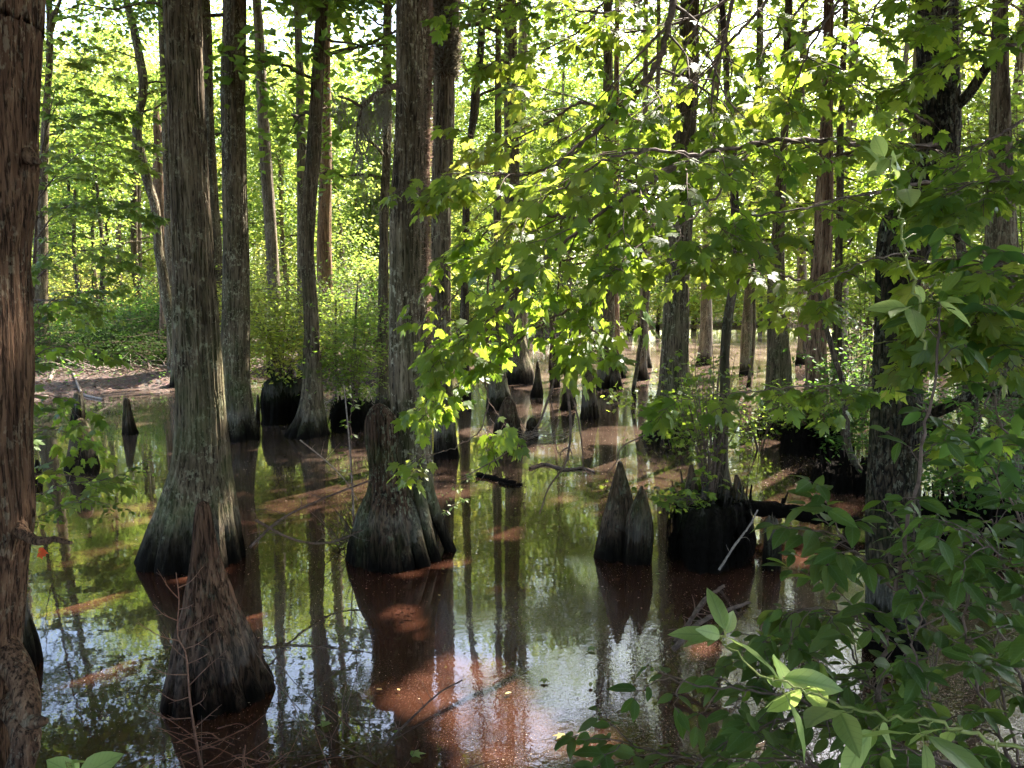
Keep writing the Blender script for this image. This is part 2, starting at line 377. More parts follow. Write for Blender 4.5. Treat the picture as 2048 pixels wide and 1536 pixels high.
for px, py, D, r in [(1250,250,3.8,.4),(1500,150,4,.35),(1100,480,3.2,.2),(1350,330,3.3,.3),(1650,290,3.8,.3),(1450,180,3.9,.3),(1000,450,3.3,.25),(1200,250,3.7,.25),(1220,420,3.1,.2),(1050,150,4.5,.3),(900,790,3.6,.30),(960,730,3.6,.3),(840,690,3.8,.16),(850,600,3.7,.16),(1000,420,3.4,.30),(1150,330,3.4,.35),(1050,720,3.6,.2),
                     (1540,1400,1.5,.10),(1640,1420,1.45,.10),(1800,560,2.0,.14),(1780,370,2.1,.16),(200,1520,1.3,.12),(560,640,21,1.6),(620,600,22,1.3),
                     (60,1060,3.1,.16),(60,1420,3.1,.16),(420,1100,4.2,.10),(900,1000,6.5,.22),(220,610,27,2.4),(300,640,28,1.5),(110,780,7,.3),(405,150,6.5,.3),(425,420,6.5,.3),(445,760,6.5,.3),(858,300,6.7,.3),(855,560,6.7,.3),(905,150,10.7,.4),(495,400,12,.35),(497,700,12,.3),(640,650,12.4,.3),(655,450,24,.6),(545,400,22,.6),(310,450,19,.6),(1910,150,4.7,.25),(1385,500,12.2,.4),(1570,500,12.9,.35),(60,600,3.0,.2),(480,1000,6.4,.2),(500,1250,4.2,.15),(1295,1030,6.2,.12),(120,830,6.5,.3)]:
    GAPS.append((P(px, py, D), r))

# ================================================================ trees
def limb(tb, S, z0, az, L, rise, r0, rg, n=7, droop=.0):
    """limb from the trunk spine S at height z0; returns its polyline"""
    b = np.array([np.interp(z0, S[:, 2], S[:, k]) for k in range(3)]); b[2] = z0
    t = np.linspace(0, 1, n)[:, None]
    d = np.array([math.cos(az), math.sin(az), 0])
    side = np.array([-d[1], d[0], 0])
    p = b + d * L * t + np.array([0, 0, 1]) * (rise * L * t + droop * L * (.5 * t - t * t)) + side * L * .10 * np.sin(t * rg.uniform(2, 5) + rg.uniform(0, 1)) * t
    p[1:] += rg.normal(0, .025 * L, (n - 1, 3))
    tube(tb, p, np.linspace(r0, r0 * .18, n), 5)
    return p
def crown(tb, lb, S, z0, z1, nl, L, per, ncl, size, rg, flat=.35, crad=.42, T=RH, rise=(.0, .5), taper=True, r0=None, azs=None, cull=True, tilt=.7):
    for i in range(nl):
        f = (i + rg.uniform(0, 1)) / nl
        z = z0 + (z1 - z0) * f
        l = L * (1 - .6 * f if taper else 1) * rg.uniform(.6, 1.25)
        az = rg.uniform(0, 2 * math.pi) if azs is None else rg.uniform(*azs)
        rr = (r0 or .035) * (1 - .5 * f)
        p = limb(tb, S, z, az, l, rg.uniform(*rise), rr, rg, droop=rg.uniform(0, .6))
        u = rg.uniform(.25, 1.05, ncl)
        idx = np.clip(u * (len(p) - 1), 0, len(p) - 1.001); k = idx.astype(int); w = (idx - k)[:, None]
        c = p[k] * (1 - w) + p[k + 1] * w
        off = rg.normal(0, .16 * l, (ncl, 3)) * [1, 1, .4]
        for j in range(0, ncl, 2):        # twigs out to the sprays
            tube(tb, [c[j], c[j] + off[j] * .5 + [0, 0, .03], c[j] + off[j]], [.008, .006, .003], 3, False)
        c = c + off
        pos = clumps(c, per, crad * rg.uniform(.6, 1.2, ncl), flat, rg)
        rand_leaves(lb, pos, size, rg, T, tilt, cull)
def profile_spine(prof, D, H, topr=.3, lean=None):
    rows = []
    for py, xl, xr in prof:
        c = P((xl + xr) / 2, py, D); dep = (c - CAM) @ FW
        rows.append([*c, (xr - xl) / 2 * dep / F])
    rows.sort(key=lambda r: r[2])
    rows = np.array(rows)
    if rows[0][2] > -.3:
        b = rows[0].copy(); b[2] = -.35; b[3] *= 1.06; rows = np.vstack([b, rows])
    if H and H > rows[-1][2] + .5:
        a, b = rows[max(0, len(rows) - 3)], rows[-1]
        s = (b[:2] - a[:2]) / max(.3, b[2] - a[2]); s = np.clip(s, -.12, .12)
        if lean is not None: s = np.array(lean)
        for f in (.25, .5, .75, 1.0):
            h = b[2] + (H - b[2]) * f
            rows = np.vstack([rows, [b[0] + s[0] * (h - b[2]), b[1] + s[1] * (h - b[2]), h, b[3] * (1 - (1 - topr) * f)]])
    return rows
def ptree(name, label, prof, D, H, mat, cat='tree', group=None, seg=48, flute=0., fn=9, fz=.7, ridge=.010, seed=1, lump=.03, cr=None, lm='leaf_cyp', jag=0., stubs=(), step=.07, extra=None, crname='crown', fl=None):
    if cr:
        cr = [dict(c) for c in (cr if isinstance(cr, list) else [cr])]
        for c in cr:
            if D > 10 and c['z0'] >= 7 and H:
                c['z0'] = max(c['z0'], 5 + .34 * D); H = max(H, c['z0'] + 5.5); c['z1'] = H - .4
                cr.append(dict(CY, z0=3.2 + .2 * D, z1=c['z0'], nl=3, L=2.4, ncl=6, per=26, size=.13)); break
    sp = profile_spine(prof, D, H)
    rg = np.random.default_rng(seed)
    base = np.array([sp[0][0], sp[0][1], 0.0])
    e = empty(name, base, label, cat, group)
    tb, lb = MB(), MB()
    S = trunk_mesh(tb, sp, seg, step, flute, fn, fz, ridge, seed, lump, jag)
    if fl: flakes(tb, S, fl[0], max(.35, S[0][2]), fl[1], fl[2], fl[3], fl[4], rg)
    for (px, py, dx, dy, r) in stubs:          # short dead branch stubs: start pixel, pixel offset
        a = P(px, py, D); b = P(px + dx, py + dy, D - .05); m = (a + b) / 2 + [0, 0, .02]
        tube(tb, smooth_path([a, m, b], 6), np.linspace(r, r * .35, 6), 6)
    if cr:
        for c in (cr if isinstance(cr, list) else [cr]): crown(tb, lb, S, rg=rg, **c)
    tb.build('trunk', M[mat], e, base)
    if lb.n: lb.build(crname, M[lm], e, base, smooth=False)
    if extra: extra(e, base, S, rg)
    return e
CY = dict(z0=8.0, z1=16.5, nl=16, L=3.9, per=95, ncl=13, size=.20, crad=.44, flat=.3)
def hang_moss(e, base, spots, rg, name='hanging_moss', mat='moss'):
    """drooping strands: spots (point, length, count, spread)"""
    for p, L, n, sp in spots:
        mb = MB()
        for _ in range(n):
            o = p + rg.normal(0, 1, 3) * [sp, sp, .04]
            l = L * rg.uniform(.4, 1.1); k = int(l / .035) + 2
            z = np.linspace(0, -l, k)
            w = np.cumsum(rg.normal(0, .006, (k, 2)), axis=0)
            pos = np.stack([o[0] + w[:, 0], o[1] + w[:, 1], o[2] + z], 1)
            X = rg.normal(0, .45, (k, 3)) + [0, 0, -1]
            put_leaves(mb, SL, pos, X, rg.normal(0, 1, (k, 3)), rg.uniform(.04, .08, k))
        # slivers are narrow
        mb.build(name, M[mat], e, base, smooth=False)
def fuzz(mb, S, z0, z1, a0, a1, n, length, rg, outr=1.0):
    z = rg.uniform(z0, z1, n); a = rg.uniform(a0, a1, n)
    c = np.stack([np.interp(z, S[:, 2], S[:, k]) for k in range(4)], 1)
    d = np.stack([np.cos(a), np.sin(a), rg.normal(-.1, .5, n)], 1)
    pos = np.stack([c[:, 0] + np.cos(a) * c[:, 3] * outr, c[:, 1] + np.sin(a) * c[:, 3] * outr, z], 1)
    put_leaves(mb, SL, pos, d + rg.normal(0, .5, (n, 3)), rg.normal(0, 1, (n, 3)), length * rg.uniform(.4, 1.3, n))

# --- near reddish trunk at the left edge, with stub branch and root burl
def near_extra(e, base, S, rg):
    D = 3.1
    b = MB(); pts = smooth_path([P(20, 1040, D), P(45, 1066, D - .05), P(75, 1082, D - .10), P(110, 1080, D - .13), P(143, 1087, D - .16)], 14)
    tube(b, pts + rg.normal(0, .002, pts.shape), np.array([.065, .055, .04, .030, .024, .021, .019, .018, .016, .014, .012, .010, .008, .006]), 9)
    b.build('branch_stub', M['bark_near'], e, base)
    b = MB()
    pts = smooth_path([P(5, 1300, D), P(38, 1345, D - .06), P(55, 1400, D - .12), P(62, 1440, D - .16), P(92, 1442, D - .2)], 16)
    tube(b, pts, np.interp(np.linspace(0, 1, 16), [0, .3, .7, .85, 1], [.07, .055, .045, .03, .012]), 12)
    tube(b, smooth_path([P(20, 1400, D), P(48, 1450, D - .1), P(50, 1500, D - .15), P(30, 1560, D - .15)], 12), np.linspace(.06, .05, 12), 10)
    b.build('root_burl', M['bark_near'], e, base)
    b = MB(); pts = smooth_path([P(55, 310, D), P(68, 322, D - .03), P(80, 324, D - .05)], 6); tube(b, pts, np.linspace(.035, .008, 6), 7); b.build('branch_stub', M['bark_near'], e, base)
    b = MB(); rand = np.array([P(82, 1085 + 10, D - .1), P(86, 1100, D - .1), P(80, 1105, D - .1)])
    put_leaves(b, MA, rand, np.array([[.1, 0, -1]] * 3), np.array([[0, -1, .2]] * 3), .03)
    lf = b.build('red_leaf', M['leaf_red'], e, base, smooth=False)
M['leaf_red'] = leaf_mat('red_leaf', [(.5, .05, .02), (.6, .12, .03)], [(.8, .1, .03), (.8, .2, .05)], .5)
ptree('cypress_tree', 'thick reddish brown trunk with stringy bark and a stub branch, at the left edge',
      [(-60, -170, 70), (0, -170, 68), (100, -173, 63), (260, -178, 55), (330, -175, 54), (420, -185, 47), (500, -190, 40), (650, -185, 44), (760, -185, 44), (860, -187, 40), (960, -188, 44), (1040, -185, 50), (1120, -190, 38), (1200, -210, 30), (1300, -220, 22), (1400, -225, 20), (1536, -232, 16)],
      3.1, 13, 'bark_near', seg=130, ridge=.013, fl=(260, 6, .05, .2, .07), seed=3, lump=.015, step=.03, cr=dict(CY, z0=7.5, z1=12.5, nl=9, L=3.4), extra=near_extra)
# --- main left cypress
def moss_right(e, base, S, rg):
    pass
ptree('cypress_tree', 'tall cypress with wide flared base standing in water behind the tallest pointed root knee',
      [(0,330,400),(90,333,401),(175,337,404),(350,343,413),(500,349,424),(640,350,435),(800,357,446),(900,352,455),(960,338,461),(1011,320,468),(1050,306,474),(1100,291,481),(1130,285,483),(1160,282,484)],
      6.5, 17, 'bark_grey', seg=120, flute=.16, fn=12, fz=.5, ridge=.013, fl=(800, 9, .03, .14, .09), seed=11, lump=.02, step=.03, cr=dict(CY, z0=8, z1=16, nl=12), stubs=((415,60,8,2,.012),(425,600,12,0,.01)))
ptree('cypress_tree', 'slim grey trunk squeezed between the two tall cypresses at left',
      [(40,398,421),(100,405,424),(250,410,428),(400,413,437),(500,418,443),(640,420,446),(800,424,450),(840,420,456)], 14.2, 15, 'bark_lichen', seg=40, seed=12, lump=.05, cr=dict(CY, nl=9, L=2.8), stubs=((432,270,11,-2,.03),(436,440,16,6,.03)))
ptree('cypress_tree', 'straight lichen spotted trunk with a dark mossy foot right of the wide based cypress',
      [(0,447,491),(175,443,489),(350,446,492),(525,447,497),(640,445,498),(750,440,498),(800,442,503),(840,443,509),(870,445,514),(884,444,517)], 12.1, 18, 'bark_lichen', seg=80, flute=.10, ridge=.012, fl=(800, 9, .04, .15, .12), seed=14, lump=.02, step=.05, cr=dict(CY, z0=8.5, z1=17, nl=13))
ptree('cypress_tree', 'pale slender trunk leaning slightly right behind the sunlit yellow green bush',
      [(0,505,522),(100,510,530),(200,514,534),(300,519,542),(400,526,549),(500,532,555),(600,536,561),(690,534,566)], 22, 16, 'bark_far', seg=36, seed=15, step=.1, cr=dict(CY, z0=7.5, z1=15, nl=11), stubs=((532,220,-14,-8,.02),))
def f_extra(e, base, S, rg):
    hang_moss(e, base, [(P(600, 5, 12.1), .9, 26, .08), (P(608, 70, 12.1), .5, 14, .05)], rg)
ptree('cypress_tree', 'crooked mossy cypress with fluted foot between the two biggest trunks',
      [(0,634,656),(100,627,650),(200,621,645),(300,614,641),(400,605,632),(500,602,627),(600,607,634),(660,609,638),(700,607,640),(760,606,644),(800,600,646),(830,592,650),(860,577,654),(885,567,660)],
      12.4, 14, 'bark_grey', seg=90, flute=.22, fn=11, fz=.3, ridge=.012, seed=17, lump=.05, step=.04, cr=[dict(CY, z0=7.5, z1=13, nl=10, L=2.6), dict(CY, z0=4.6, z1=7.5, nl=6, L=1.9, ncl=6, per=26)], stubs=((610,300,-5,-12,.03),(640,150,8,-8,.02)), extra=f_extra)
ptree('cypress_tree', 'reddish brown straight trunk half hidden behind the crooked mossy cypress',
      [(0,647,662),(120,646,661),(350,639,663),(500,634,663),(610,636,667),(720,632,670)], 24, 15, 'bark_red', seg=36, seed=18, step=.1, cr=dict(CY, nl=9))
def crooked_extra(e, base, S, rg): pass
ptree('gum_tree', 'thin crooked grey tree with a bulge curving down behind the wide based cypress',
      [(0,246,260),(31,254,268),(68,262,278),(113,271,287),(154,277,294),(188,277,293),(222,271,287),(256,265,283),(290,265,287),(325,273,295),(369,288,306),(410,300,317),(451,306,322),(496,308,325),(527,313,331),(579,321,340),(620,328,349),(654,335,356),(720,342,364),(770,340,372)],
      19, 9.5, 'bark_lichen', seg=36, seed=19, lump=.06, step=.08, cr=dict(z0=5.5, z1=9, nl=7, L=1.8, per=24, ncl=6, size=.15), lm='leaf_far')
ptree('gum_tree', 'dark straight slender trunk just left of the thin crooked tree',
      [(160,262,272),(330,261,274),(525,263,276),(600,272,288),(668,274,300)], 30, 10, 'bark_dark', seg=28, seed=20, step=.12, cr=dict(z0=6, z1=9.5, nl=7, L=2, per=24, ncl=6, size=.15), lm='leaf_far')
ptree('dead_tree', 'broken pinkish dead trunk with a jagged pointed top left of the wide based cypress',
      [(197,310,313),(215,307,316),(239,306,319),(262,307,322),(290,308,326),(359,307,328),(444,312,331),(513,316,335),(600,320,340),(690,318,346)], 22, None, 'deadwood', cat='dead tree', seg=30, seed=21, lump=.10, step=.1, jag=.5, stubs=((320,280,12,-22,.10),(308,340,-10,-6,.05),(328,335,9,-9,.06)))
ptree('gum_tree', 'grey forked trunk close behind the near left trunk',
      [(0,92,104),(34,93,105),(120,93,106),(190,88,101),(376,76,94),(478,75,95),(551,66,94),(650,60,96)], 21, 14, 'bark_grey', seg=30, seed=22, step=.1, cr=dict(z0=6, z1=13, nl=10, L=2.4, per=30, ncl=8, size=.15), lm='leaf_far', stubs=((99,60,22,-60,.10),))
# --- centre cypress with broken stump fused to its left and buttresses
def centre_extra(e, base, S, rg):
    b = MB()
    rows = profile_spine([(809,752,764),(816,742,774),(830,735,786),(850,732,792),(880,733,792),(905,737,790),(950,742,800),(985,738,812),(1020,724,820),(1060,714,832),(1100,706,838),(1140,702,842)], 6.42, None)
    rows[-1][3] = .03
    trunk_mesh(b, rows, 90, .022, .10, 9, .4, .016, 31, .12)
    b.build('broken_stump', M['stump_red'], e, base)
    for k, (xt, yt, xb, yb, w, dy) in enumerate([(842,930,902,1105,20,.12),(835,960,872,1125,18,.0),(820,985,848,1135,26,-.08),(800,1000,812,1140,34,-.10)]):
        D = gd(yb) + .06
        b = MB(); pts = smooth_path([P(xt, yt, 6.62), P(xt * .6 + xb * .4 - 3, yt * .6 + yb * .4, 6.55 * .5 + D * .5), P(xt * .25 + xb * .75 - 3, yt * .25 + yb * .75, D), P(xb, yb, D), P(xb + 2, yb + 30, D)], 30)
        r = np.linspace(.05, w / F * D * .62, 30)
        rows = np.column_stack([pts, r])[::-1]
        trunk_mesh(b, rows, 40, .02, .06, 5, .4, .006, 40 + k, .06)
        b.build('buttress_root', M['bark_lichen'], e, base)
    b = MB(); fuzz(b, S, 1.4, 6.5, -.35, .35, 5200, .045, rg, 1.02); fuzz(b, S, 2.2, 5, -1.2, .3, 1500, .03, rg, 1.0)
    b.build('bristly_moss', M['bristle'], e, base, smooth=False)
    a = P(795, 172, 6.6); pts = smooth_path([a, P(770, 178, 6.5), P(748, 192, 6.45), P(725, 212, 6.4), P(700, 200, 6.3), P(676, 192, 6.3)], 24)
    b = MB(); tube(b, pts, np.linspace(.028, .008, 24), 7)
    tube(b, smooth_path([P(725, 212, 6.4), P(716, 250, 6.4), P(712, 300, 6.45), P(700, 340, 6.5)], 14), np.linspace(.012, .004, 14), 5)
    b.build('dead_branch', M['twig'], e, base)
    hang_moss(e, base, [(P(745, 200, 6.45), .22, 34, .06), (P(768, 185, 6.5), .25, 44, .05), (P(735, 215, 6.4), .35, 24, .03), (P(716, 230, 6.4), .45, 16, .02), (P(680, 195, 6.3), .16, 20, .03)], rg)
M['stump_red'] = bark_mat('stump_red', (.03, .017, .011), (.085, .05, .034), (.16, .105, .075), lichen=(.20, .22, .16), lic=.7, moss=.4, sx=15, wetz=.22, bump=1.0)
ptree('cypress_tree', 'big middle cypress with peeling bark and a broken mossy stump fused to its foot',
      [(0,795,858),(100,795,857),(200,794,857),(300,790,855),(400,783,853),(500,780,853),(640,780,855),(770,781,858),(850,785,862),(950,785,866),(1011,770,868),(1060,762,872),(1100,756,874),(1140,750,876)],
      6.75, 18, 'bark_peel', seg=120, flute=.14, fn=12, fz=.45, ridge=.014, fl=(1000, 9, .03, .14, .10), seed=23, lump=.02, step=.03, cr=dict(CY, z0=8.5, z1=17, nl=13), extra=centre_extra)
def n_extra(e, base, S, rg):
    b = MB(); fuzz(b, S, 5.0, 7.2, -3.0, .2, 5200, .10, rg, 1.03)
    b.build('beard_moss', M['moss'], e, base, smooth=False)
ptree('cypress_tree', 'dark rough trunk bearded with grey moss just behind the big middle cypress',
      [(0,866,910),(100,867,909),(200,867,908),(300,864,906),(400,864,902),(500,862,902),(640,864,902),(780,868,904),(880,868,912),(924,868,920)], 10.7, 16, 'bark_grey', seg=72, flute=.12, seed=24, ridge=.012, lump=.03, step=.05, cr=dict(CY, z0=8.5, z1=15, nl=10), extra=n_extra)
ptree('cypress_tree', 'thin dark trunk left of the big middle cypress',
      [(0,768,784),(100,766,783),(300,765,782),(400,760,778),(500,758,777),(600,757,777),(700,755,776),(780,752,778),(830,748,782)], 14.5, 15, 'bark_grey', seg=40, seed=25, lump=.05, step=.07, cr=[dict(CY, nl=9, L=2.4), dict(CY, z0=4, z1=8, nl=7, L=1.9, ncl=6, per=24)], extra=lambda e, b, S, rg: hang_moss(e, b, [(P(760, 230, 14.3), 1.1, 20, .12), (P(740, 350, 14.3), 1.0, 16, .10)], rg))
ptree('gum_tree', 'short leaning trunk with mottled bark right of the moss bearded trunk',
      [(60,956,970),(120,952,967),(164,944,961),(219,940,958),(267,935,949),(300,930,943),(400,926,940),(560,922,938),(700,918,938),(800,914,942)], 16, 8.5, 'bark_dark', seg=32, seed=26, lump=.06, step=.08, cr=dict(z0=5.8, z1=8.2, nl=6, L=1.7, per=26, ncl=6, size=.15), lm='leaf_far')
ptree('cypress_tree', 'slim trunk with a swollen dark foot beside the ribbed water knee in the middle distance',
      [(420,988,1002),(560,986,1002),(650,985,1003),(700,984,1005),(740,982,1010),(780,978,1018),(800,975,1026),(818,974,1030)], 15.4, 14, 'bark_grey', seg=44, flute=.1, seed=27, lump=.05, step=.06, cr=dict(CY, nl=9))
ptree('cypress_tree', 'grey cypress with a square bulging reddish foot far across the water',
      [(0,1008,1032),(180,1008,1036),(400,1009,1040),(620,1011,1046),(700,1013,1056),(728,1008,1064),(745,1006,1069),(765,1006,1068)], 20, 17, 'bark_grey', seg=44, flute=.06, seed=28, step=.08, cr=dict(CY, z0=8, z1=16), stubs=((1010,120,-30,-12,.06),(1008,55,-26,-30,.05)))
ptree('cypress_tree', 'pale far trunk close beside the bulging footed cypress',
      [(0,1040,1054),(100,1036,1056),(200,1034,1052),(500,1036,1054),(700,1038,1058)], 27, 16, 'bark_far', seg=30, seed=29, step=.12, cr=dict(CY, nl=10))
ptree('cypress_tree', 'double stemmed trunk standing in sunlit water with two pointed knees beside it',
      [(250,1206,1226),(450,1204,1228),(560,1203,1229),(640,1202,1229),(700,1198,1229),(740,1195,1224),(778,1192,1219)], 18.8, 15, 'bark_grey', seg=44, flute=.1, seed=32, lump=.06, step=.07, cr=dict(CY, nl=10))
ptree('cypress_tree', 'reddish trunk rising right of the double stemmed trunk',
      [(250,1227,1238),(450,1225,1240),(600,1222,1238),(700,1222,1242),(745,1218,1246)], 22.5, 14, 'bark_red', seg=30, seed=33, step=.1, cr=dict(CY, nl=8))
ptree('cypress_tree', 'pale trunk with a dark tapering knee at its foot in the far sunlit water',
      [(300,1284,1296),(530,1282,1295),(620,1280,1296),(700,1277,1299),(735,1272,1304)], 24, 15, 'bark_far', seg=32, seed=34, step=.1, flute=.1, cr=dict(CY, nl=9))
ptree('cypress_tree', 'massive mossy trunk with a fluted base beyond the big root hummock',
      [(0,1362,1398),(120,1358,1396),(300,1345,1390),(450,1338,1384),(560,1332,1378),(700,1323,1376),(780,1315,1380),(830,1300,1384),(860,1291,1388),(888,1285,1392)], 12.2, 18, 'bark_lichen', seg=90, flute=.18, fn=12, fz=.35, ridge=.013, seed=35, lump=.02, step=.045, cr=dict(CY, z0=8.5, z1=17, nl=13))
ptree('gum_tree', 'thin winding dark trunk growing out of the big root hummock',
      [(100,1445,1457),(191,1449,1460),(225,1462,1475),(260,1458,1471),(307,1459,1473),(410,1462,1478),(512,1467,1485),(540,1466,1484),(568,1460,1477),(637,1447,1465),(705,1441,1459),(773,1441,1459),(830,1438,1458),(876,1433,1456),(930,1427,1455),(965,1420,1460),(1000,1412,1468)],
      6.7, 6.4, 'bark_dark', seg=40, seed=36, lump=.05, step=.04, cr=dict(z0=4.5, z1=6.3, nl=6, L=1.2, per=26, ncl=5, size=.10, r0=.015, crad=.25), lm='leaf_maple')
ptree('cypress_tree', 'straight cypress with a bell shaped dark foot left of the dead hollow trunk',
      [(100,1567,1582),(200,1565,1580),(300,1560,1574),(380,1550,1571),(450,1546,1568),(550,1537,1569),(650,1536,1574),(750,1533,1582),(800,1527,1583),(830,1521,1584),(862,1516,1584)], 12.9, 16, 'bark_grey', seg=72, flute=.12, fz=.35, seed=37, lump=.03, step=.05, cr=dict(CY, nl=11))
ptree('dead_tree', 'dead splitting reddish trunk growing from a rounded dark root mound',
      [(30,1649,1666),(250,1643,1664),(400,1633,1663),(500,1630,1662),(600,1615,1655),(650,1609,1651),(750,1613,1653),(830,1606,1656),(870,1590,1668)], 11.2, 15, 'deadwood', cat='tree', seg=60, seed=38, lump=.10, step=.05, ridge=.02, flute=.1, cr=dict(CY, nl=9))
ptree('gum_tree', 'thin wavy dark trunk right of the dead splitting trunk',
      [(34,1685,1696),(137,1680,1692),(205,1679,1692),(240,1674,1687),(376,1673,1687),(478,1671,1685),(600,1668,1684),(700,1664,1684),(800,1662,1686),(840,1660,1690)], 13.5, 12, 'bark_dark', seg=30, seed=39, step=.08, cr=dict(z0=5.5, z1=11, nl=9, L=2, per=26, ncl=6, size=.14), lm='leaf_far', stubs=((1680,195,-70,10,.03),(1686,165,60,-22,.03)))
ptree('sapling', 'dark leaning sapling stem bending over the water left of the dark forked maple',
      [(560,1636,1644),(626,1640,1650),(705,1661,1671),(790,1685,1697),(876,1687,1700),(920,1699,1714),(955,1722,1740),(990,1730,1752)], 8.7, None, 'bark_dark', cat='sapling', seg=24, seed=40, step=.05)
ptree('cypress_tree', 'straight grey trunk at right beyond the dark forked maple',
      [(50,1987,2015),(200,1983,2018),(300,1980,2021),(400,1975,2025),(500,1977,2030),(650,1985,2028),(800,1984,2032),(950,1975,2040),(1010,1968,2048)], 8.6, 15, 'bark_grey', seg=64, flute=.1, seed=41, step=.05, cr=dict(CY, nl=11))
ptree('gum_tree', 'crooked dark stem between the dark forked maple and the straight grey trunk',
      [(400,1880,1890),(437,1906,1920),(480,1912,1928),(560,1920,1942),(650,1922,1946),(760,1926,1952),(860,1932,1958),(960,1936,1966),(1020,1934,1972)], 7.6, 6, 'bark_dark', seg=36, seed=42, step=.05, lump=.07, cr=dict(z0=4.3, z1=5.9, nl=4, L=1.2, per=22, ncl=4, size=.10, r0=.015, crad=.25), lm='leaf_maple')

# ================================================================ root knees
def knee(label, prof, D=None, mat='knee', seg=44, seed=1, flute=.14, lump=.17, group=None, fn=8, ridge=.011, step=.025, name='cypress_knee', jag=0., cat='root knee', off=0):
    yb = max(p[0] for p in prof); w = max(p[2] - p[1] for p in prof)
    D = D or gd(yb) + off
    D += w / 2 / F * D
    rows = profile_spine(prof, D, None)
    base = np.array([rows[0][0], rows[0][1], 0.0])
    mb = MB(); trunk_mesh(mb, rows, seg, step, flute, fn, .6, ridge, seed, lump, jag)
    o = mb.build(name, M[mat], None, base); o.location = base
    return tag(o, label, cat, group)
knee('tall reddish root knee with a slender rounded tip and wide skirt, nearest in the water',
     [(1003,401,411),(1007,396,416),(1020,391,420),(1050,388,425),(1090,386,431),(1120,383,438),(1150,380,446),(1180,374,457),(1210,370,466),(1250,359,484),(1290,352,500),(1330,346,514),(1370,338,530),(1400,334,537),(1432,332,540)], mat='knee_red', seg=120, seed=51, flute=.22, lump=.02, fn=13, ridge=.010, step=.014)
knee('tall mossy pointed knee of the close pair at right of the open water', [(924,1236,1244),(935,1233,1247),(960,1226,1254),(1000,1216,1264),(1040,1208,1272),(1080,1201,1278),(1110,1195,1282),(1122,1195,1282)], seed=52, seg=80, ridge=.01)
knee('shorter knee of the close pair leaning on its taller mossy neighbour', [(972,1281,1285),(985,1276,1290),(1000,1268,1294),(1030,1256,1300),(1060,1252,1303),(1100,1250,1300),(1132,1247,1298)], seed=53, seg=70, lump=.12, ridge=.012)
knee('broad rounded knee with pale tip left of the wide based cypress', [(838,156,166),(845,151,171),(870,146,180),(900,142,188),(925,138,194),(944,136,197)], seed=54, seg=70)
knee('dark broken post behind the broad pale tipped knee', [(781,149,163),(800,147,166),(825,146,168),(845,142,170)], seed=55, mat='bark_dark', jag=.1, name='broken_post', cat='stump')
knee('narrow finger shaped knee with bright tip standing alone in reflections', [(796,249,255),(802,247,259),(820,247,263),(845,246,269),(860,246,273),(869,245,276)], seed=56, seg=60)
knee('small dark knee right beside the near left trunk', [(920,71,76),(930,70,79),(950,68,82),(964,67,84)], seed=57)
knee('needle pointed cone shaped knee with a dark wet foot in the middle of the water', [(722,1073,1076),(740,1071,1079),(765,1068,1083),(785,1062,1087),(796,1061,1087)], seed=58)
knee('tall slim knee just right of the needle pointed one', [(688,1106,1113),(710,1105,1116),(740,1103,1118),(776,1101,1120)], seed=59)
knee('ribbed dark knee with driftwood piled against its foot', [(795,1012,1020),(805,1007,1028),(830,1000,1034),(855,995,1038),(879,992,1042)], seed=60, flute=.3, seg=70, ridge=.014)
knee('little knob knee at the end of the driftwood', [(836,1060,1068),(845,1056,1072),(860,1054,1074),(872,1052,1076)], seed=61)
knee('thin twin of knees half hidden by hanging maple twigs, left one', [(762,1129,1135),(780,1126,1140),(805,1124,1146),(819,1122,1148)], seed=62)
knee('thin knee behind the bare hanging twigs, right one', [(765,1142,1148),(785,1140,1150),(812,1138,1154)], seed=63)
knee('mossy stump like knee with seedlings on top beyond the hanging twigs', [(735,1168,1182),(760,1164,1188),(800,1163,1192),(838,1160,1197)], seed=64, lump=.14)
knee('tall pale knee leaning on the double stemmed trunk', [(698,1228,1232),(720,1225,1235),(750,1221,1240),(778,1219,1244)], seed=65)
knee('small sharp knee on the right side of the double stemmed trunk', [(716,1242,1245),(735,1239,1248),(755,1237,1251)], seed=66)
knee('blunt grey knee in the far sunlit water', [(722,1281,1285),(732,1274,1291),(748,1270,1296),(760,1266,1299)], seed=67)
knee('slim stalk knee next to the straight lichen spotted trunk', [(790,514,517),(810,512,519),(842,511,520)], seed=68)
knee('narrow knee at the foot of the pale far trunk', [(690,1276,1279),(710,1273,1281),(733,1271,1283)], seed=69)
knee('dark wide knee seen right of the dark forked maple', [(800,1856,1868),(825,1851,1874),(868,1847,1879)], seed=70)
knee('dark broken knee by the near left trunk low in the picture', [(1205,44,52),(1240,30,60),(1290,20,72),(1345,10,78)], seed=71, mat='bark_dark')
knee('dark square topped broken post standing in front of the fallen log', [(1028,1537,1553),(1050,1530,1556),(1080,1530,1560),(1110,1528,1562),(1142,1527,1560)], seed=72, mat='bark_dark', jag=.08, lump=.12, name='broken_post', cat='stump')
knee('pointed knee growing on the left shoulder of the root hummock', [(930,1380,1386),(955,1376,1392),(985,1371,1398),(1020,1366,1406)], D=6.55, seed=73)
knee('smooth pointed knee growing on the right shoulder of the root hummock', [(950,1470,1476),(975,1466,1484),(1005,1461,1494),(1050,1450,1502)], D=6.5, seed=74)
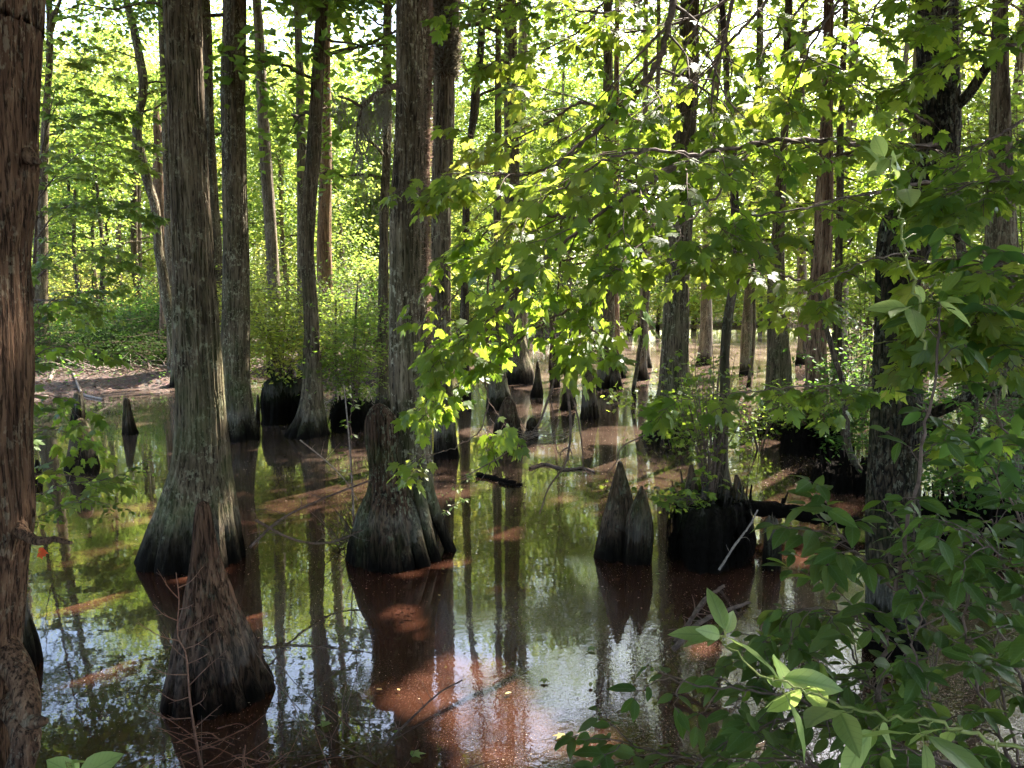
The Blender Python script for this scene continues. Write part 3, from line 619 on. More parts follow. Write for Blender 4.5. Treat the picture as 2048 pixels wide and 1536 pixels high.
# ================================================================ root hummocks
def hummock(label, px, py, w_px, top_py, seed=1, mat='peat', squash=.25):
    D = gd(py); r = w_px / 2 / F * D; D += r * .8
    top = P(px, top_py, D)[2]; c = P(px, py, D)
    rows = np.array([[c[0], D, -.3, r * 1.05], [c[0], D, .0, r], [c[0], D, top * .35, r * .98], [c[0], D, top * .7, r * .93], [c[0], D, top * .9, r * .78], [c[0], D, top, r * squash]])
    mb = MB(); HS = trunk_mesh(mb, rows, 100, .025, .05, 5, 3, .03, seed, .30, .16); flakes(mb, HS, 260, 0, top, .06, .2, .25, np.random.default_rng(seed))
    rg = np.random.default_rng(seed)
    for _ in range(40):                      # hanging rootlets
        a = rg.uniform(0, 6.28); z = rg.uniform(.3, 1) * top; d = np.array([math.cos(a), math.sin(a), 0])
        p0 = np.array([c[0], D, z]) + d * r * .9
        tube(mb, smooth_path([p0, p0 + d * .05 + [0, 0, -.05], p0 + d * .08 * rg.uniform(.3, 1) + [rg.normal(0, .04), 0, -.25 * rg.uniform(.4, 1) - z * .4]], 6), [.006, .006, .005, .004, .003, .002], 4)
    base = np.array([c[0], D, 0.0]); o = mb.build('root_hummock', M[mat], None, base); o.location = base
    return tag(o, label, 'root hummock'), np.array([c[0], D, top])
_, HZ = hummock('big dark root hummock in the water carrying the thin winding trunk and many stems', 1416, 1132, 172, 985, 81)
_, HB = hummock('dark peaty hummock under the sunlit bush behind the lichen spotted trunk', 567, 848, 76, 752, 82)
_, HY = hummock('rounded dark root mound at the foot of the dead splitting trunk', 1627, 912, 122, 848, 83)
_, HG = hummock('dark brushy hummock between the crooked mossy cypress and the middle cypress', 706, 862, 90, 800, 84)
_, HR = hummock('dark root mound below the bending sapling at right', 1700, 985, 150, 930, 85)
_, HQ = hummock('low black mound with ferny twigs right of the dark forked maple', 1935, 1090, 190, 1010, 86)

# ================================================================ shrubs and saplings
def shrub(name, label, base, h, w, nst, nleaf, lm, size, seed, cat='shrub', group=None, sm='twig', T=SM, stemr=.008, low=.25, flat=.4, per=16, cull=True, tilt=.6):
    rg = np.random.default_rng(seed); base = np.array(base, float)
    e = empty(name, base, label, cat, group); sb, lb = MB(), MB(); cs = []
    for i in range(nst):
        a = rg.uniform(0, 6.28); rr = w * .5 * math.sqrt(rg.uniform(.02, 1)); hh = h * rg.uniform(.6, 1.05)
        d = np.array([math.cos(a), math.sin(a), 0])
        b0 = base + d * min(w * .08, .12) * rg.uniform(0, 1) - [0, 0, .05]
        pts = smooth_path([b0, b0 + d * rr * .3 + [0, 0, hh * .45], b0 + d * rr * .8 + [0, 0, hh * .8] + np.append(rg.normal(0, .03, 2), 0), b0 + d * rr + [0, 0, hh]], 10)
        tube(sb, pts, np.linspace(stemr, stemr * .25, 10) * rg.uniform(.6, 1.3), 5)
        for _ in range(max(2, int(nleaf / nst / per))):
            t = rg.uniform(low, 1.0); k = int(t * 9); q = pts[k]
            o = rg.normal(0, 1, 3) * [w * .16, w * .16, h * .06]
            tube(sb, [q, q + o * .6 + [0, 0, .01], q + o], [stemr * .4, stemr * .3, stemr * .2], 3, False)
            cs.append(q + o)
    cs = np.array(cs)
    pos = clumps(cs, per, w * .10, flat, rg); pos = pos[pos[:, 2] > base[2] + .02]
    rand_leaves(lb, pos, size, rg, T, tilt, cull, 2.0)
    sb.build('stems', M[sm], e, base); lb.build('foliage', M[lm], e, base, smooth=False)
    return e
shrub('shrub', 'bright sunlit yellow green bush on the peaty hummock left of the crooked mossy cypress', HB - [0, 0, .05], 2.1, 2.0, 14, 5200, 'leaf_yel', .075, 101, cull=True)
shrub('shrub', 'cluster of many thin upright stems with sparse leaves on the big root hummock', HZ - [0, 0, .05], 1.35, .65, 26, 420, 'leaf_maple', .05, 102, low=.35, per=5, T=MA)
shrub('shrub', 'low leafy sprigs spreading over the left edge of the big root hummock', HZ + [-.22, -.12, -.08], .25, .8, 8, 160, 'leaf_maple', .06, 103, per=5, T=MA)
shrub('shrub', 'leafy bush growing over the root mound of the dead splitting trunk', HY + [-.1, -.1, -.1], .75, 1.3, 12, 1300, 'leaf_cyp', .07, 104)
shrub('shrub', 'dark green brush on the hummock between crooked cypress and middle cypress', HG - [0, 0, .05], 1.9, 1.7, 12, 2600, 'leaf_cyp', .075, 105)
shrub('shrub', 'dense dark broad leaved bush behind the dark forked maple', G(1750, 960) + [.1, 1.0, 0], 2.0, 1.1, 12, 2200, 'leaf_dark', .07, 106)
shrub('shrub', 'tangled dark undergrowth bush right of the dark forked maple', HQ - [0, 0, .05], 1.4, 1.5, 16, 2600, 'leaf_dark', .065, 107)
shrub('shrub', 'small green shrub at the right edge behind the straight grey trunk', G(2030, 960) + [.4, .6, 0], 1.8, 1.4, 12, 2200, 'leaf_cyp', .065, 108)
shrub('shrub', 'leafy sapling clump around the massive mossy trunk right of the middle', G(1345, 893) + [.0, -.1, 0], 1.2, 1.3, 12, 800, 'leaf_maple', .07, 109, T=MA, per=7)
shrub('shrub', 'small shrub with lit leaves in front of the bell footed cypress', G(1520, 900), 1.0, 1.2, 10, 500, 'leaf_cyp', .07, 110, per=8)
shrub('shrub', 'bush between the massive mossy trunk and the bell footed cypress', G(1430, 860), 1.5, 1.5, 13, 900, 'leaf_cyp', .07, 111)
shrub('shrub', 'seedling tuft on the mossy stump like knee', G(1178, 838) + [0, .2, .9], .9, .9, 8, 500, 'leaf_cyp', .08, 112, per=8)
shrub('shrub', 'dark evergreen bush on the left mud bank under the straight slender trunk', P(300, 700, 24) * [1, 1, 0] + [0, 0, .4], 2.3, 3.6, 20, 5200, 'leaf_dark', .09, 113)
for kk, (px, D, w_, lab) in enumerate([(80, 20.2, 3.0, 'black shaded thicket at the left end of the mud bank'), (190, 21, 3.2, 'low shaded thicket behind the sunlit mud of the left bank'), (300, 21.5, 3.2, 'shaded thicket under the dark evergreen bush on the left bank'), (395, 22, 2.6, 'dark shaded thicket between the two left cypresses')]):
    shrub('shrub', lab, P(px, 700, D) * [1, 1, 0] + [0, 0, .15], [.8, 1.6, 1.1, 1.9][kk], w_, 22, 6500, 'leaf_painted_shade', .08, 130 + kk, low=.05)
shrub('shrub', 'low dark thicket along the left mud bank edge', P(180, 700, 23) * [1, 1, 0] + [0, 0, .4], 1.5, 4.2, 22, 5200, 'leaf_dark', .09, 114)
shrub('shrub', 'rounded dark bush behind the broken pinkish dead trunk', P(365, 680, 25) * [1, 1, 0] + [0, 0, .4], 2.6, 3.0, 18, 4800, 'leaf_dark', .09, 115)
shrub('shrub', 'tall leafy thicket at the right edge behind the straight grey trunk', P(2060, 900, 10.5) * [1, 1, 0], 5.2, 2.6, 18, 6000, 'leaf_cyp', .09, 141, stemr=.014, low=.2)
shrub('shrub', 'tall young leafy tree between the forked maple and the straight grey trunk', P(1930, 900, 12.5) * [1, 1, 0], 5.6, 2.2, 14, 4200, 'leaf_maple', .085, 142, stemr=.014, low=.3, T=ST)
shrub('shrub', 'tall leafy thicket left of the forked maple behind the bending sapling', P(1720, 900, 14.5) * [1, 1, 0], 4.2, 2.0, 12, 2600, 'leaf_cyp', .09, 143, stemr=.014, low=.35)
def far_at(px, D, z=.4): 
    p = P(px, 600, D); return np.array([p[0], p[1], z])
sp = [(95,26,'leaf_yel','golden yellow sunlit bush at left behind the forked trunk',2.8,3.6),(160,30,'leaf_yel','tall yellow bush catching sun behind the left saplings',4.2,4.6),(228,31,'leaf_yel','bright yellow green bush by the sunlit patch of leaf litter',3.2,4.6),
      (420,26,'leaf_far','green bush behind the gap between the two left cypresses',2.6,3.6),(478,28,'leaf_far','fresh green bush behind the lichen spotted trunk',3.4,3.6),(590,27,'leaf_far','fine leaved bush left behind the crooked mossy cypress',3.2,3.6),
      (660,22,'leaf_cyp','green thicket behind the reddish straight trunk',2.2,3.4),(715,24,'leaf_dark','dark brushy thicket left behind the middle cypress',3.0,3.6),(760,21,'leaf_cyp','small ferny bush at the shore behind the thin dark trunk',1.8,2.6),
      (930,36,'leaf_yel','sunlit yellow bush on the shore beyond the moss bearded trunk',2.0,4.0),(985,37,'leaf_dark','dark shore bush behind the swollen footed trunk',2.6,5.0),(1090,40,'leaf_far','pale green shore bush beyond the needle pointed knee',3.0,5.0),
      (1160,43,'leaf_dark','dark rounded shore bush beyond the thin twin knees',3.4,5.6),(1250,48,'leaf_yel','golden bush on the far shore behind the double stemmed trunk',2.4,5.0),(1330,54,'leaf_far','pale bush on the far shore left of the massive mossy trunk',3.2,7.0),
      (1400,52,'leaf_yel','glowing yellow green bush on the far shore right of the massive mossy trunk',3.2,7.0),(1475,56,'leaf_yel','yellow far shore bush seen beside the thin winding trunk',3.4,7.0),(1545,58,'leaf_far','light green far shore bush behind the bell footed cypress',3.2,8.0),
      (1615,56,'leaf_yel','yellow far shore bush behind the dead splitting trunk',2.6,7.0),(1700,54,'leaf_far','pale green far shore bush left of the dark forked maple',3.2,8.0),(1790,56,'leaf_dark','dark far shore bush hidden behind the forked maple',3.0,8.0),
      (1880,48,'leaf_far','light far shore bush right of the forked maple',3.4,7.0),(1965,46,'leaf_yel','yellow far shore bush near the right edge',3.4,7.0),(2040,40,'leaf_dark','dark far shore bush at the right edge',3.2,6.0)]
for i, (px, D, lm, lb_, h, w) in enumerate(sp):
    shrub('shrub', lb_, far_at(px, D), h, w, 14, int(2600 + 500 * w), lm, .085 if D < 34 else .13, 200 + i, stemr=.015)
# thin saplings on the left bank
def sapling(label, rows, D, seed, mat='bark_dark', cr=None, lm='leaf_far', group=None, H=None):
    return ptree('sapling', label, [(y, x - w / 2, x + w / 2) for y, x, w in rows], D, H, mat, cat='sapling', seg=14, seed=seed, step=.15, lump=.08, ridge=.003, cr=cr, lm=lm, group=group)
sapling('slim dark sapling leaning left on the left bank', [(300,139,5),(376,137,6),(450,147,7),(530,150,8),(600,158,8),(690,165,9)], 26, 301, cr=dict(z0=3, z1=6.5, nl=6, L=1.3, per=22, ncl=5, size=.13))
sapling('bent sapling curving to the right at its foot on the left bank', [(380,150,6),(500,148,7),(570,157,8),(630,176,9),(690,180,10)], 25.5, 302)
sapling('straight thin sapling in the middle of the left bank', [(330,188,5),(470,186,6),(600,187,7),(690,190,8)], 26, 303, cr=dict(z0=3, z1=6, nl=6, L=1.3, per=22, ncl=5, size=.13))
sapling('forked sapling with a curled side stem on the left bank', [(330,190,5),(400,196,6),(470,203,7),(530,206,8),(600,201,8),(690,200,9)], 25, 304, cr=dict(z0=3, z1=6, nl=6, L=1.3, per=22, ncl=5, size=.13))
sapling('curling thin stem leaning against the forked sapling', [(430,222,4),(450,212,4),(480,216,5),(500,207,6),(540,206,6)], 25, 305, H=None)
sapling('very thin pole behind the middle distance between crooked and middle cypress', [(560,716,3),(640,711,5),(720,709,7),(800,707,8),(850,706,9)], 17, 306)
sapling('thin vertical sapling right of the crooked mossy cypress', [(600,672,3),(700,671,4),(800,672,5),(860,672,5)], 15, 307, cr=dict(z0=1.2, z1=3.2, nl=6, L=.8, per=14, ncl=4, size=.09, r0=.008, crad=.2))
sapling('bare pale sapling in front of the broken mossy stump', [(770,688,2),(830,694,3),(900,700,3),(1000,706,4)], 7.8, 308, mat='twig_pale')

# ================================================================ filler trees behind
frg = np.random.default_rng(99)
mid = []
def far_tree(i, px, D, r, H, lean, lmn, mat, z0=None, label=None, group=None, name='cypress_tree', nl=None, L=None):
    rg = np.random.default_rng(1000 + i)
    p = P(px, 600, D); x, y = p[0], p[1]
    g0 = -.3
    rows = np.array([[x + lean * f * H + (.12 * math.sin(f * 7 + i) if f else 0), y, g0 + (H - g0) * f, r * (1.3 if f == 0 else 1 - .75 * f)] for f in (0, .06, .2, .4, .6, .8, 1)])
    rows[1][3] = r * 1.05
    base = np.array([x, y, 0.0]); e = empty(name, base, label, 'tree', group)
    tb, lb = MB(), MB()
    S = trunk_mesh(tb, rows, 14, .5, .1, 6, .5, .004, i, .05)
    sz = .13 if D < 34 else .18
    crown(tb, lb, S, z0 if z0 else H * .32, H, nl or 15, L or H * .19, 44, 10, sz, rg, flat=.4, crad=.55, r0=.04)
    tb.build('trunk', M[mat], e, base); lb.build('crown', M[lmn], e, base, smooth=False)
i = 0
LBL = {'l': ('slender tree with sunlit yellow green crown in the thin woods at left', 'trees in the thin woods at left'),
       'c': ('narrow tree with light green crown in the woods beyond the middle water', 'trees beyond the middle water'),
       'r': ('pale straight trunk with yellow green crown beyond the far right water', 'trees beyond the far right water')}
for k in range(30):
    px = 20 + k * 29 + frg.uniform(-18, 18); D = frg.uniform(25, 44); i += 1
    far_tree(i, px, D, frg.uniform(.06, .15), frg.uniform(8, 13.5) * (1 if D < 36 else 1.1), frg.normal(0, .03), ['leaf_far', 'leaf_yel', 'leaf_cyp', 'leaf_far'][k % 4], ['bark_grey', 'bark_far'][k % 2], label=LBL['l'][0], group=LBL['l'][1], z0=2.2 if k % 2 else 4, nl=16)
for k in range(12):
    px = 880 + k * 38 + frg.uniform(-18, 18); D = frg.uniform(38, 56); i += 1
    far_tree(i, px, D, frg.uniform(.08, .2), frg.uniform(14, 20), frg.normal(0, .02), ['leaf_far', 'leaf_cyp', 'leaf_yel'][k % 3], ['bark_far', 'bark_grey'][k % 2], label=LBL['c'][0], group=LBL['c'][1], z0=4)
for k in range(24):
    px = 1290 + k * 34 + frg.uniform(-16, 16); D = frg.uniform(24, 62) if k % 3 else frg.uniform(18, 30); i += 1
    far_tree(i, px, D, frg.uniform(.07, .2), frg.uniform(16, 21), frg.normal(0, .03), ['leaf_far', 'leaf_yel', 'leaf_cyp'][k % 3], ['bark_far', 'bark_grey', 'bark_far'][k % 3], label=LBL['r'][0], group=LBL['r'][1], z0=3.5 if D > 32 else 9, nl=20 if D > 32 else 12)
for k, (px, D, H_, lm_, lab) in enumerate([(1110, 21, 6.9, 'leaf_far', 'young leafy tree with loose green crown beyond the hanging maple bough'), (1275, 16.5, 5.6, 'leaf_maple', 'young leafy tree with mid green crown left of the massive mossy trunk'), (1500, 19, 6.4, 'leaf_far', 'young leafy tree with loose crown between the winding trunk and the bell footed cypress'),
    (1630, 15, 5.4, 'leaf_maple', 'young leafy tree with mid green crown in front of the dead splitting trunk top'), (1965, 15, 6, 'leaf_far', 'young leafy tree with bright crown right of the forked maple'), (980, 24, 7.8, 'leaf_far', 'young leafy tree with airy crown behind the short leaning trunk'), (1770, 21, 7.5, 'leaf_far', 'young leafy tree with airy crown just left of the forked maple top')]):
    i += 1; far_tree(i, px, D, .045, H_, .01, lm_, 'bark_dark', label=lab, z0=2.6, nl=16, L=1.7, name='young_tree')
# canopy trees, mostly out of view, added to shade the water
SH = [(5.6,5.2),(9,9.5),(12.5,14),(6.9,14),(15,9),(10.5,4),(-7.5,9.5),(-9.5,13),(14.5,20),(6.5,22),(7.2,8.0),(4.4,1.2),(-3.8,1.4),(-6.2,3.5),(-12,17),(-8.5,20),(-14,22),(-5.5,21),(-2.5,-2.5),(2.6,-2.2),(0.3,-6),(-6,-3),(6.5,-1),(3.2,-7),(-3.6,-7.5),(10,1),(-9,2)]
CLO = 18
for k, (x, y) in enumerate(SH):
    rg = np.random.default_rng(1500 + k); H = rg.uniform(13, 17)
    r = .14
    rows = np.array([[x, y, -.3, r * 1.7], [x, y, .2, r * 1.3], [x, y, 1.5, r], [x + .1, y, H * .5, r * .8], [x, y + .2, H, r * .25]])
    base = np.array([x, y, 0.0]); e = empty('cypress_tree', base, 'slim swamp tree with high feathery crown added to shade the water', 'tree', 'slim trees added to shade the water')
    tb, lb = MB(), MB(); S = trunk_mesh(tb, rows, 28, .12, .15, 8, .5, .006, 60 + k, .04)
    crown(tb, lb, S, (7.5 if y < 12 else 11) if k < CLO else 5.0, H, 20 if k < CLO else 24, 4.0, 95, 13, .20, rg, flat=.3, crad=.5)
    tb.build('trunk', M['bark_grey'], e, base); lb.build('crown', M['leaf_cyp'], e, base, smooth=False)
# ================================================================ big dark maple at right with leafy branches
mrg = np.random.default_rng(404)
MD = 4.75
prof = [(-80,1840,1912),(0,1835,1910),(100,1837,1910),(200,1844,1915),(250,1847,1916),(300,1843,1913),(340,1833,1906),(380,1814,1893),(410,1792,1880),(440,1768,1870),(500,1758,1857),(560,1755,1838),(650,1753,1833),(750,1748,1840),(850,1745,1840),(1000,1738,1834),(1100,1738,1839),(1200,1738,1841),(1300,1732,1848),(1380,1722,1858)]
mrows = profile_spine(prof, MD, 12)
mbase = np.array([mrows[0][0], mrows[0][1], 0.0])
maple = empty('maple_tree', mbase, 'dark crooked maple trunk at right with plated bark and wide leafy branches', 'tree')
tb, lb = MB(), MB()
MS = trunk_mesh(tb, mrows, 96, .03, .06, 7, .5, .007, 77, .035)
crown(tb, lb, MS, 5.5, 11.5, 12, 2.6, 40, 9, .11, mrg, flat=.4, crad=.4, T=ST)
tb.build('trunk', M['bark_maple'], maple, mbase); lb.build('crown', M['leaf_maple'], maple, mbase, smooth=False)
mb = MB(); a = smooth_path([P(1888, 232, MD), P(1935, 190, MD - .1), P(1985, 120, MD - .2), P(2060, 55, MD - .4), P(2200, -60, MD - .6)], 24)
tube(mb, a, np.linspace(.034, .016, 24), 9); mb.build('branch', M['bark_maple'], maple, mbase)
mb = MB(); a = smooth_path([P(1836, 842, MD), P(1862, 828, MD - .05), P(1895, 815, MD - .15), P(1940, 792, MD - .25), P(1985, 784, MD - .3), P(2060, 790, MD - .4)], 24)
tube(mb, a, np.linspace(.038, .02, 24), 9)
tube(mb, smooth_path([P(1985, 784, MD - .3), P(2010, 765, MD - .32), P(2060, 735, MD - .4)], 10), np.linspace(.018, .008, 10), 6); mb.build('branch', M['bark_maple'], maple, mbase)
mb = MB(); a = smooth_path([P(1876, 400, MD), P(1893, 420, MD + .1), P(1908, 440, MD + .3), P(1915, 480, MD + .5)], 12)
tube(mb, a, np.linspace(.04, .02, 12), 8); mb.build('branch', M['bark_maple'], maple, mbase)

def leafy_branch(parent, base, poly, r0, r1, ntw, tl, size, rg, T=MA, lm='leaf_maple', bm='twig', pairs=4, droop=.35, tilt=.45, t0=.12, name='branch', pet=.5, spread=(.6, 1.15), updown=.12, cull=True, sub=True):
    """tapered branch through pixel/depth points with alternate twigs, petioles and single leaves"""
    pts = smooth_path([P(*q) for q in poly], max(14, 6 * len(poly)))
    n = len(pts); mb, lf = MB(), MB()
    pts[1:-1] += rg.normal(0, .004, (n - 2, 3))
    rad = np.linspace(r0, r1, n); tube(mb, pts, rad, 7)
    lp, lx, ln = [], [], []
    def leaf_at(p, d):
        d = d / np.linalg.norm(d)
        L = size * pet * rg.uniform(.5, 1.3)
        q = p + d * L + [0, 0, -.25 * L]
        tube(mb, [p, (p + q) / 2 + [0, 0, .1 * L], q], [.0016, .0013, .0011], 3, False)
        x = d + [0, 0, -droop * rg.uniform(.2, 1.8)]
        lp.append(q); lx.append(x); ln.append(np.array([rg.normal(0, tilt), rg.normal(0, tilt), 1.0]) + np.array([0, -.25, 0]))
    def twig(p, d, L, r, depth=0):
        k = 7; t = np.linspace(0, 1, k)[:, None]
        side = np.cross(d, [0, 0, 1.]); side /= np.linalg.norm(side) + 1e-9
        q = p + d * L * t + side * L * rg.normal(0, .08) * np.sin(3 * t) + np.array([0, 0, -1]) * L * .22 * t ** 2 + rg.normal(0, .006, (k, 3)) * t
        tube(mb, q, np.linspace(r, r * .35, k), 4)
        for j in range(pairs):
            u = (j + 1) / pairs; idx = min(int(u * (k - 1)), k - 2); c = q[idx + 1]
            tg = q[idx + 1] - q[idx]; tg /= np.linalg.norm(tg)
            for s in (-1, 1):
                if rg.random() < .8:
                    leaf_at(c, tg * rg.uniform(.3, .8) + side * s * rg.uniform(.5, 1) + [0, 0, rg.normal(0, .25)])
            if sub and depth == 0 and j < pairs - 1 and rg.random() < .45:
                twig(c, (tg + side * rg.choice([-1, 1]) * .8 + [0, 0, rg.normal(0, .12)]) / 1.3, L * .5, r * .6, 1)
        leaf_at(q[-1], tg)
    for i in range(ntw):
        u = t0 + (1 - t0) * (i + rg.uniform(.1, .9)) / ntw
        f = u * (n - 1); k = min(int(f), n - 2); p = pts[k] + (pts[k + 1] - pts[k]) * (f - k)
        tg = pts[k + 1] - pts[k]; tg /= np.linalg.norm(tg)
        side = np.cross(tg, [0, 0, 1.]); side /= np.linalg.norm(side) + 1e-9
        d = tg * rg.uniform(.5, 1) + side * (1 if i % 2 else -1) * rg.uniform(*spread) + [0, 0, rg.normal(.0, updown)]
        d /= np.linalg.norm(d)
        twig(p, d, tl * (1 - .45 * u) * rg.uniform(.6, 1.2), max(.0022, rad[k] * .5))
    twig(pts[-1], tg, tl * .45, r1)
    lp, lx, ln = np.array(lp), np.array(lx), np.array(ln)
    if cull:
        k = keep_mask(lp); lp, lx, ln = lp[k], lx[k], ln[k]
    put_leaves(lf, T, lp, lx, ln, size * rg.uniform(.45, 1.3, len(lp)))
    o = mb.build(name, M[bm], parent, base)
    l = lf.build('leaves', M[lm], o, None if base is None else base, smooth=True)
    return o, len(lp)
BR = [  # pixel polyline with depth, r0, r1, twigs, twig length
 ([(1350,-40,4.2),(1342,30,4.1),(1325,100,4.0),(1285,175,3.9),(1228,232,3.8),(1165,285,3.7),(1140,318,3.65)],.021,.006,12,.50),
 ([(1228,232,3.8),(1170,205,3.9),(1120,230,4.0),(1060,265,4.1),(1000,290,4.2)],.009,.003,9,.45),
 ([(1160,287,3.7),(1110,330,3.6),(1040,350,3.5),(980,345,3.5),(930,350,3.5)],.008,.003,10,.42),
 ([(1880,290,4.7),(1760,292,4.2),(1620,280,3.8),(1500,288,3.5),(1400,312,3.3),(1320,345,3.2)],.016,.007,14,.46),
 ([(1400,312,3.3),(1300,300,3.2),(1210,320,3.1),(1130,370,3.1),(1060,420,3.1)],.008,.003,10,.38),
 ([(1350,335,3.25),(1260,385,3.1),(1170,450,3.05),(1090,520,3.1),(1020,590,3.2),(960,660,3.3)],.009,.003,12,.38),
 ([(1180,440,3.1),(1090,430,3.2),(1000,440,3.3),(960,480,3.4),(930,500,3.5)],.007,.003,9,.34),
 ([(1090,520,3.15),(1010,530,3.3),(930,560,3.4),(910,590,3.5),(880,640,3.6)],.006,.003,10,.32),
 ([(1060,560,3.2),(1000,620,3.3),(940,680,3.4),(900,740,3.5),(870,800,3.55)],.006,.0025,11,.27),
 ([(1150,610,3.4),(1080,650,3.5),(1010,700,3.55),(950,745,3.6),(900,790,3.6),(860,805,3.6)],.006,.0025,11,.24),
 ([(960,720,3.5),(975,800,3.5),(960,860,3.5),(900,900,3.5),(860,910,3.5)],.004,.002,6,.22),
 ([(1560,-30,4.0),(1500,40,3.9),(1440,110,3.8),(1400,190,3.7),(1380,250,3.6)],.010,.004,9,.42),
 ([(1500,-30,4.4),(1400,30,4.4),(1290,60,4.4),(1190,80,4.4),(1100,120,4.5)],.010,.003,11,.5),
 ([(1700,-30,4.0),(1640,60,3.9),(1600,140,3.8),(1570,210,3.7)],.008,.003,8,.42),
 ([(1330,-30,5.0),(1240,20,5.0),(1130,20,5.0),(1030,10,5.0),(940,20,5.0)],.009,.003,10,.45),
 ([(1880,360,4.6),(1780,380,4.1),(1680,400,3.7),(1590,420,3.4),(1500,430,3.2)],.010,.003,10,.40),
 ([(1500,300,3.5),(1440,380,3.2),(1380,440,3.0),(1300,480,2.9)],.007,.003,8,.34),
 ([(1860,250,4.7),(1780,200,4.3),(1700,150,4.1),(1640,120,4.0)],.008,.003,6,.35),
 ([(2100,60,3.8),(2020,90,3.7),(1950,60,3.7),(1880,30,3.7)],.010,.003,9,.45),
 ([(2100,380,3.0),(2010,360,2.9),(1940,370,2.8)],.008,.003,10,.34),
 ([(2100,500,2.7),(2010,520,2.6),(1930,560,2.55),(1890,585,2.5)],.008,.003,10,.30),
 ([(2100,640,2.6),(2000,650,2.5),(1930,680,2.45)],.007,.003,8,.28),
 ([(2100,200,3.4),(2030,250,3.3),(1960,290,3.2),(1900,330,3.2)],.008,.003,7,.36),
 ([(1745,770,4.6),(1660,770,4.2),(1560,776,3.9),(1450,788,3.7),(1360,800,3.6)],.005,.002,8,.26),
 ([(1600,560,3.6),(1520,540,3.5),(1440,520,3.4),(1360,520,3.3)],.006,.002,7,.3),
 ([(1300,480,3.2),(1250,560,3.3),(1200,640,3.4),(1170,700,3.5)],.006,.002,7,.26),
 ([(2060,-40,4.6),(1980,40,4.5),(1900,110,4.4),(1820,160,4.3)],.008,.003,9,.4),
 ([(1780,-40,4.4),(1740,40,4.3),(1690,120,4.2)],.007,.003,8,.4),
 ([(1240,-40,4.3),(1180,40,4.2),(1110,90,4.2),(1040,110,4.2)],.007,.003,8,.4),
 ([(1640,-30,5.2),(1540,90,5.2),(1470,190,5.2),(1420,280,5.2)],.009,.003,9,.5),
 ([(1840,500,4.6),(1740,520,4.1),(1660,560,3.7),(1600,600,3.5)],.006,.002,7,.3),
 ([(1980,788,4.4),(1960,840,4.2),(1930,880,4.0)],.006,.002,5,.3),
]
nl_ = 0
for bi, (q, r0, r1, nt, tl) in enumerate(BR):
    lo = 6 <= bi <= 10
    o, c = leafy_branch(maple, mbase, q, r0, r1, int(nt * (.6 if lo else 1.1)), tl * 1.08, .060 if lo else .070, mrg); nl_ += c
print('maple leaves', nl_)
# dead hanging twigs of the maple
def twiggy(parent, base, lines, mat, name, rg, nside=6, sl=.12, org=None):
    mb = MB()
    for poly, r in lines:
        p = smooth_path([P(*q) for q in poly], 20); p[1:] += rg.normal(0, .0035, (19, 3)).cumsum(0) * .4
        tube(mb, p, np.linspace(r, r * .3, 20), 6)
        for j in range(nside):
            k = rg.integers(3, 18); tg = p[k + 1] - p[k]; tg /= np.linalg.norm(tg)
            d = tg + rg.normal(0, .6, 3) * [1, .6, 1]; d /= np.linalg.norm(d); L = sl * rg.uniform(.3, 1)
            tube(mb, smooth_path([p[k], p[k] + d * L * .5 + rg.normal(0, .01, 3), p[k] + d * L], 6), np.linspace(r * .4, r * .12, 6), 4)
    return mb.build(name, M[mat], parent, base)
twiggy(maple, mbase, [([(1470,-30,3.6),(1458,40,3.6),(1440,110,3.6),(1432,140,3.6),(1425,190,3.6),(1424,225,3.6)],.011),([(1440,110,3.6),(1400,150,3.6),(1365,180,3.6),(1345,230,3.6)],.005),
   ([(1420,-20,3.6),(1390,60,3.6),(1350,150,3.6),(1340,260,3.6)],.005),([(1430,140,3.6),(1455,200,3.6),(1500,250,3.6)],.005),([(1400,-20,3.6),(1360,50,3.6),(1320,120,3.6),(1290,220,3.6)],.004),([(1450,60,3.6),(1405,130,3.6),(1390,200,3.6),(1375,260,3.6)],.004)], 'twig', 'dead_twigs', mrg, 9, .16)
twiggy(maple, mbase, [([(1100,640,3.5),(1112,700,3.5),(1128,760,3.5),(1138,830,3.5),(1136,900,3.5),(1122,940,3.5),(1095,975,3.5),(1075,1030,3.5)],.010),([(1116,715,3.5),(1100,790,3.5),(1070,860,3.5),(1010,910,3.5),(920,960,3.5)],.007),
   ([(1128,760,3.5),(1155,830,3.5),(1168,900,3.5),(1170,950,3.5)],.006),([(1100,790,3.5),(1106,820,3.5),(1118,838,3.5)],.004),([(1118,838,3.5),(1110,880,3.5),(1125,930,3.5)],.004),([(1136,900,3.5),(1142,930,3.5),(1160,950,3.5)],.003),
   ([(1290,870,3.5),(1245,890,3.5),(1232,920,3.5),(1215,945,3.5),(1225,970,3.5)],.004)], 'twig', 'dead_twigs', mrg, 3, .1)

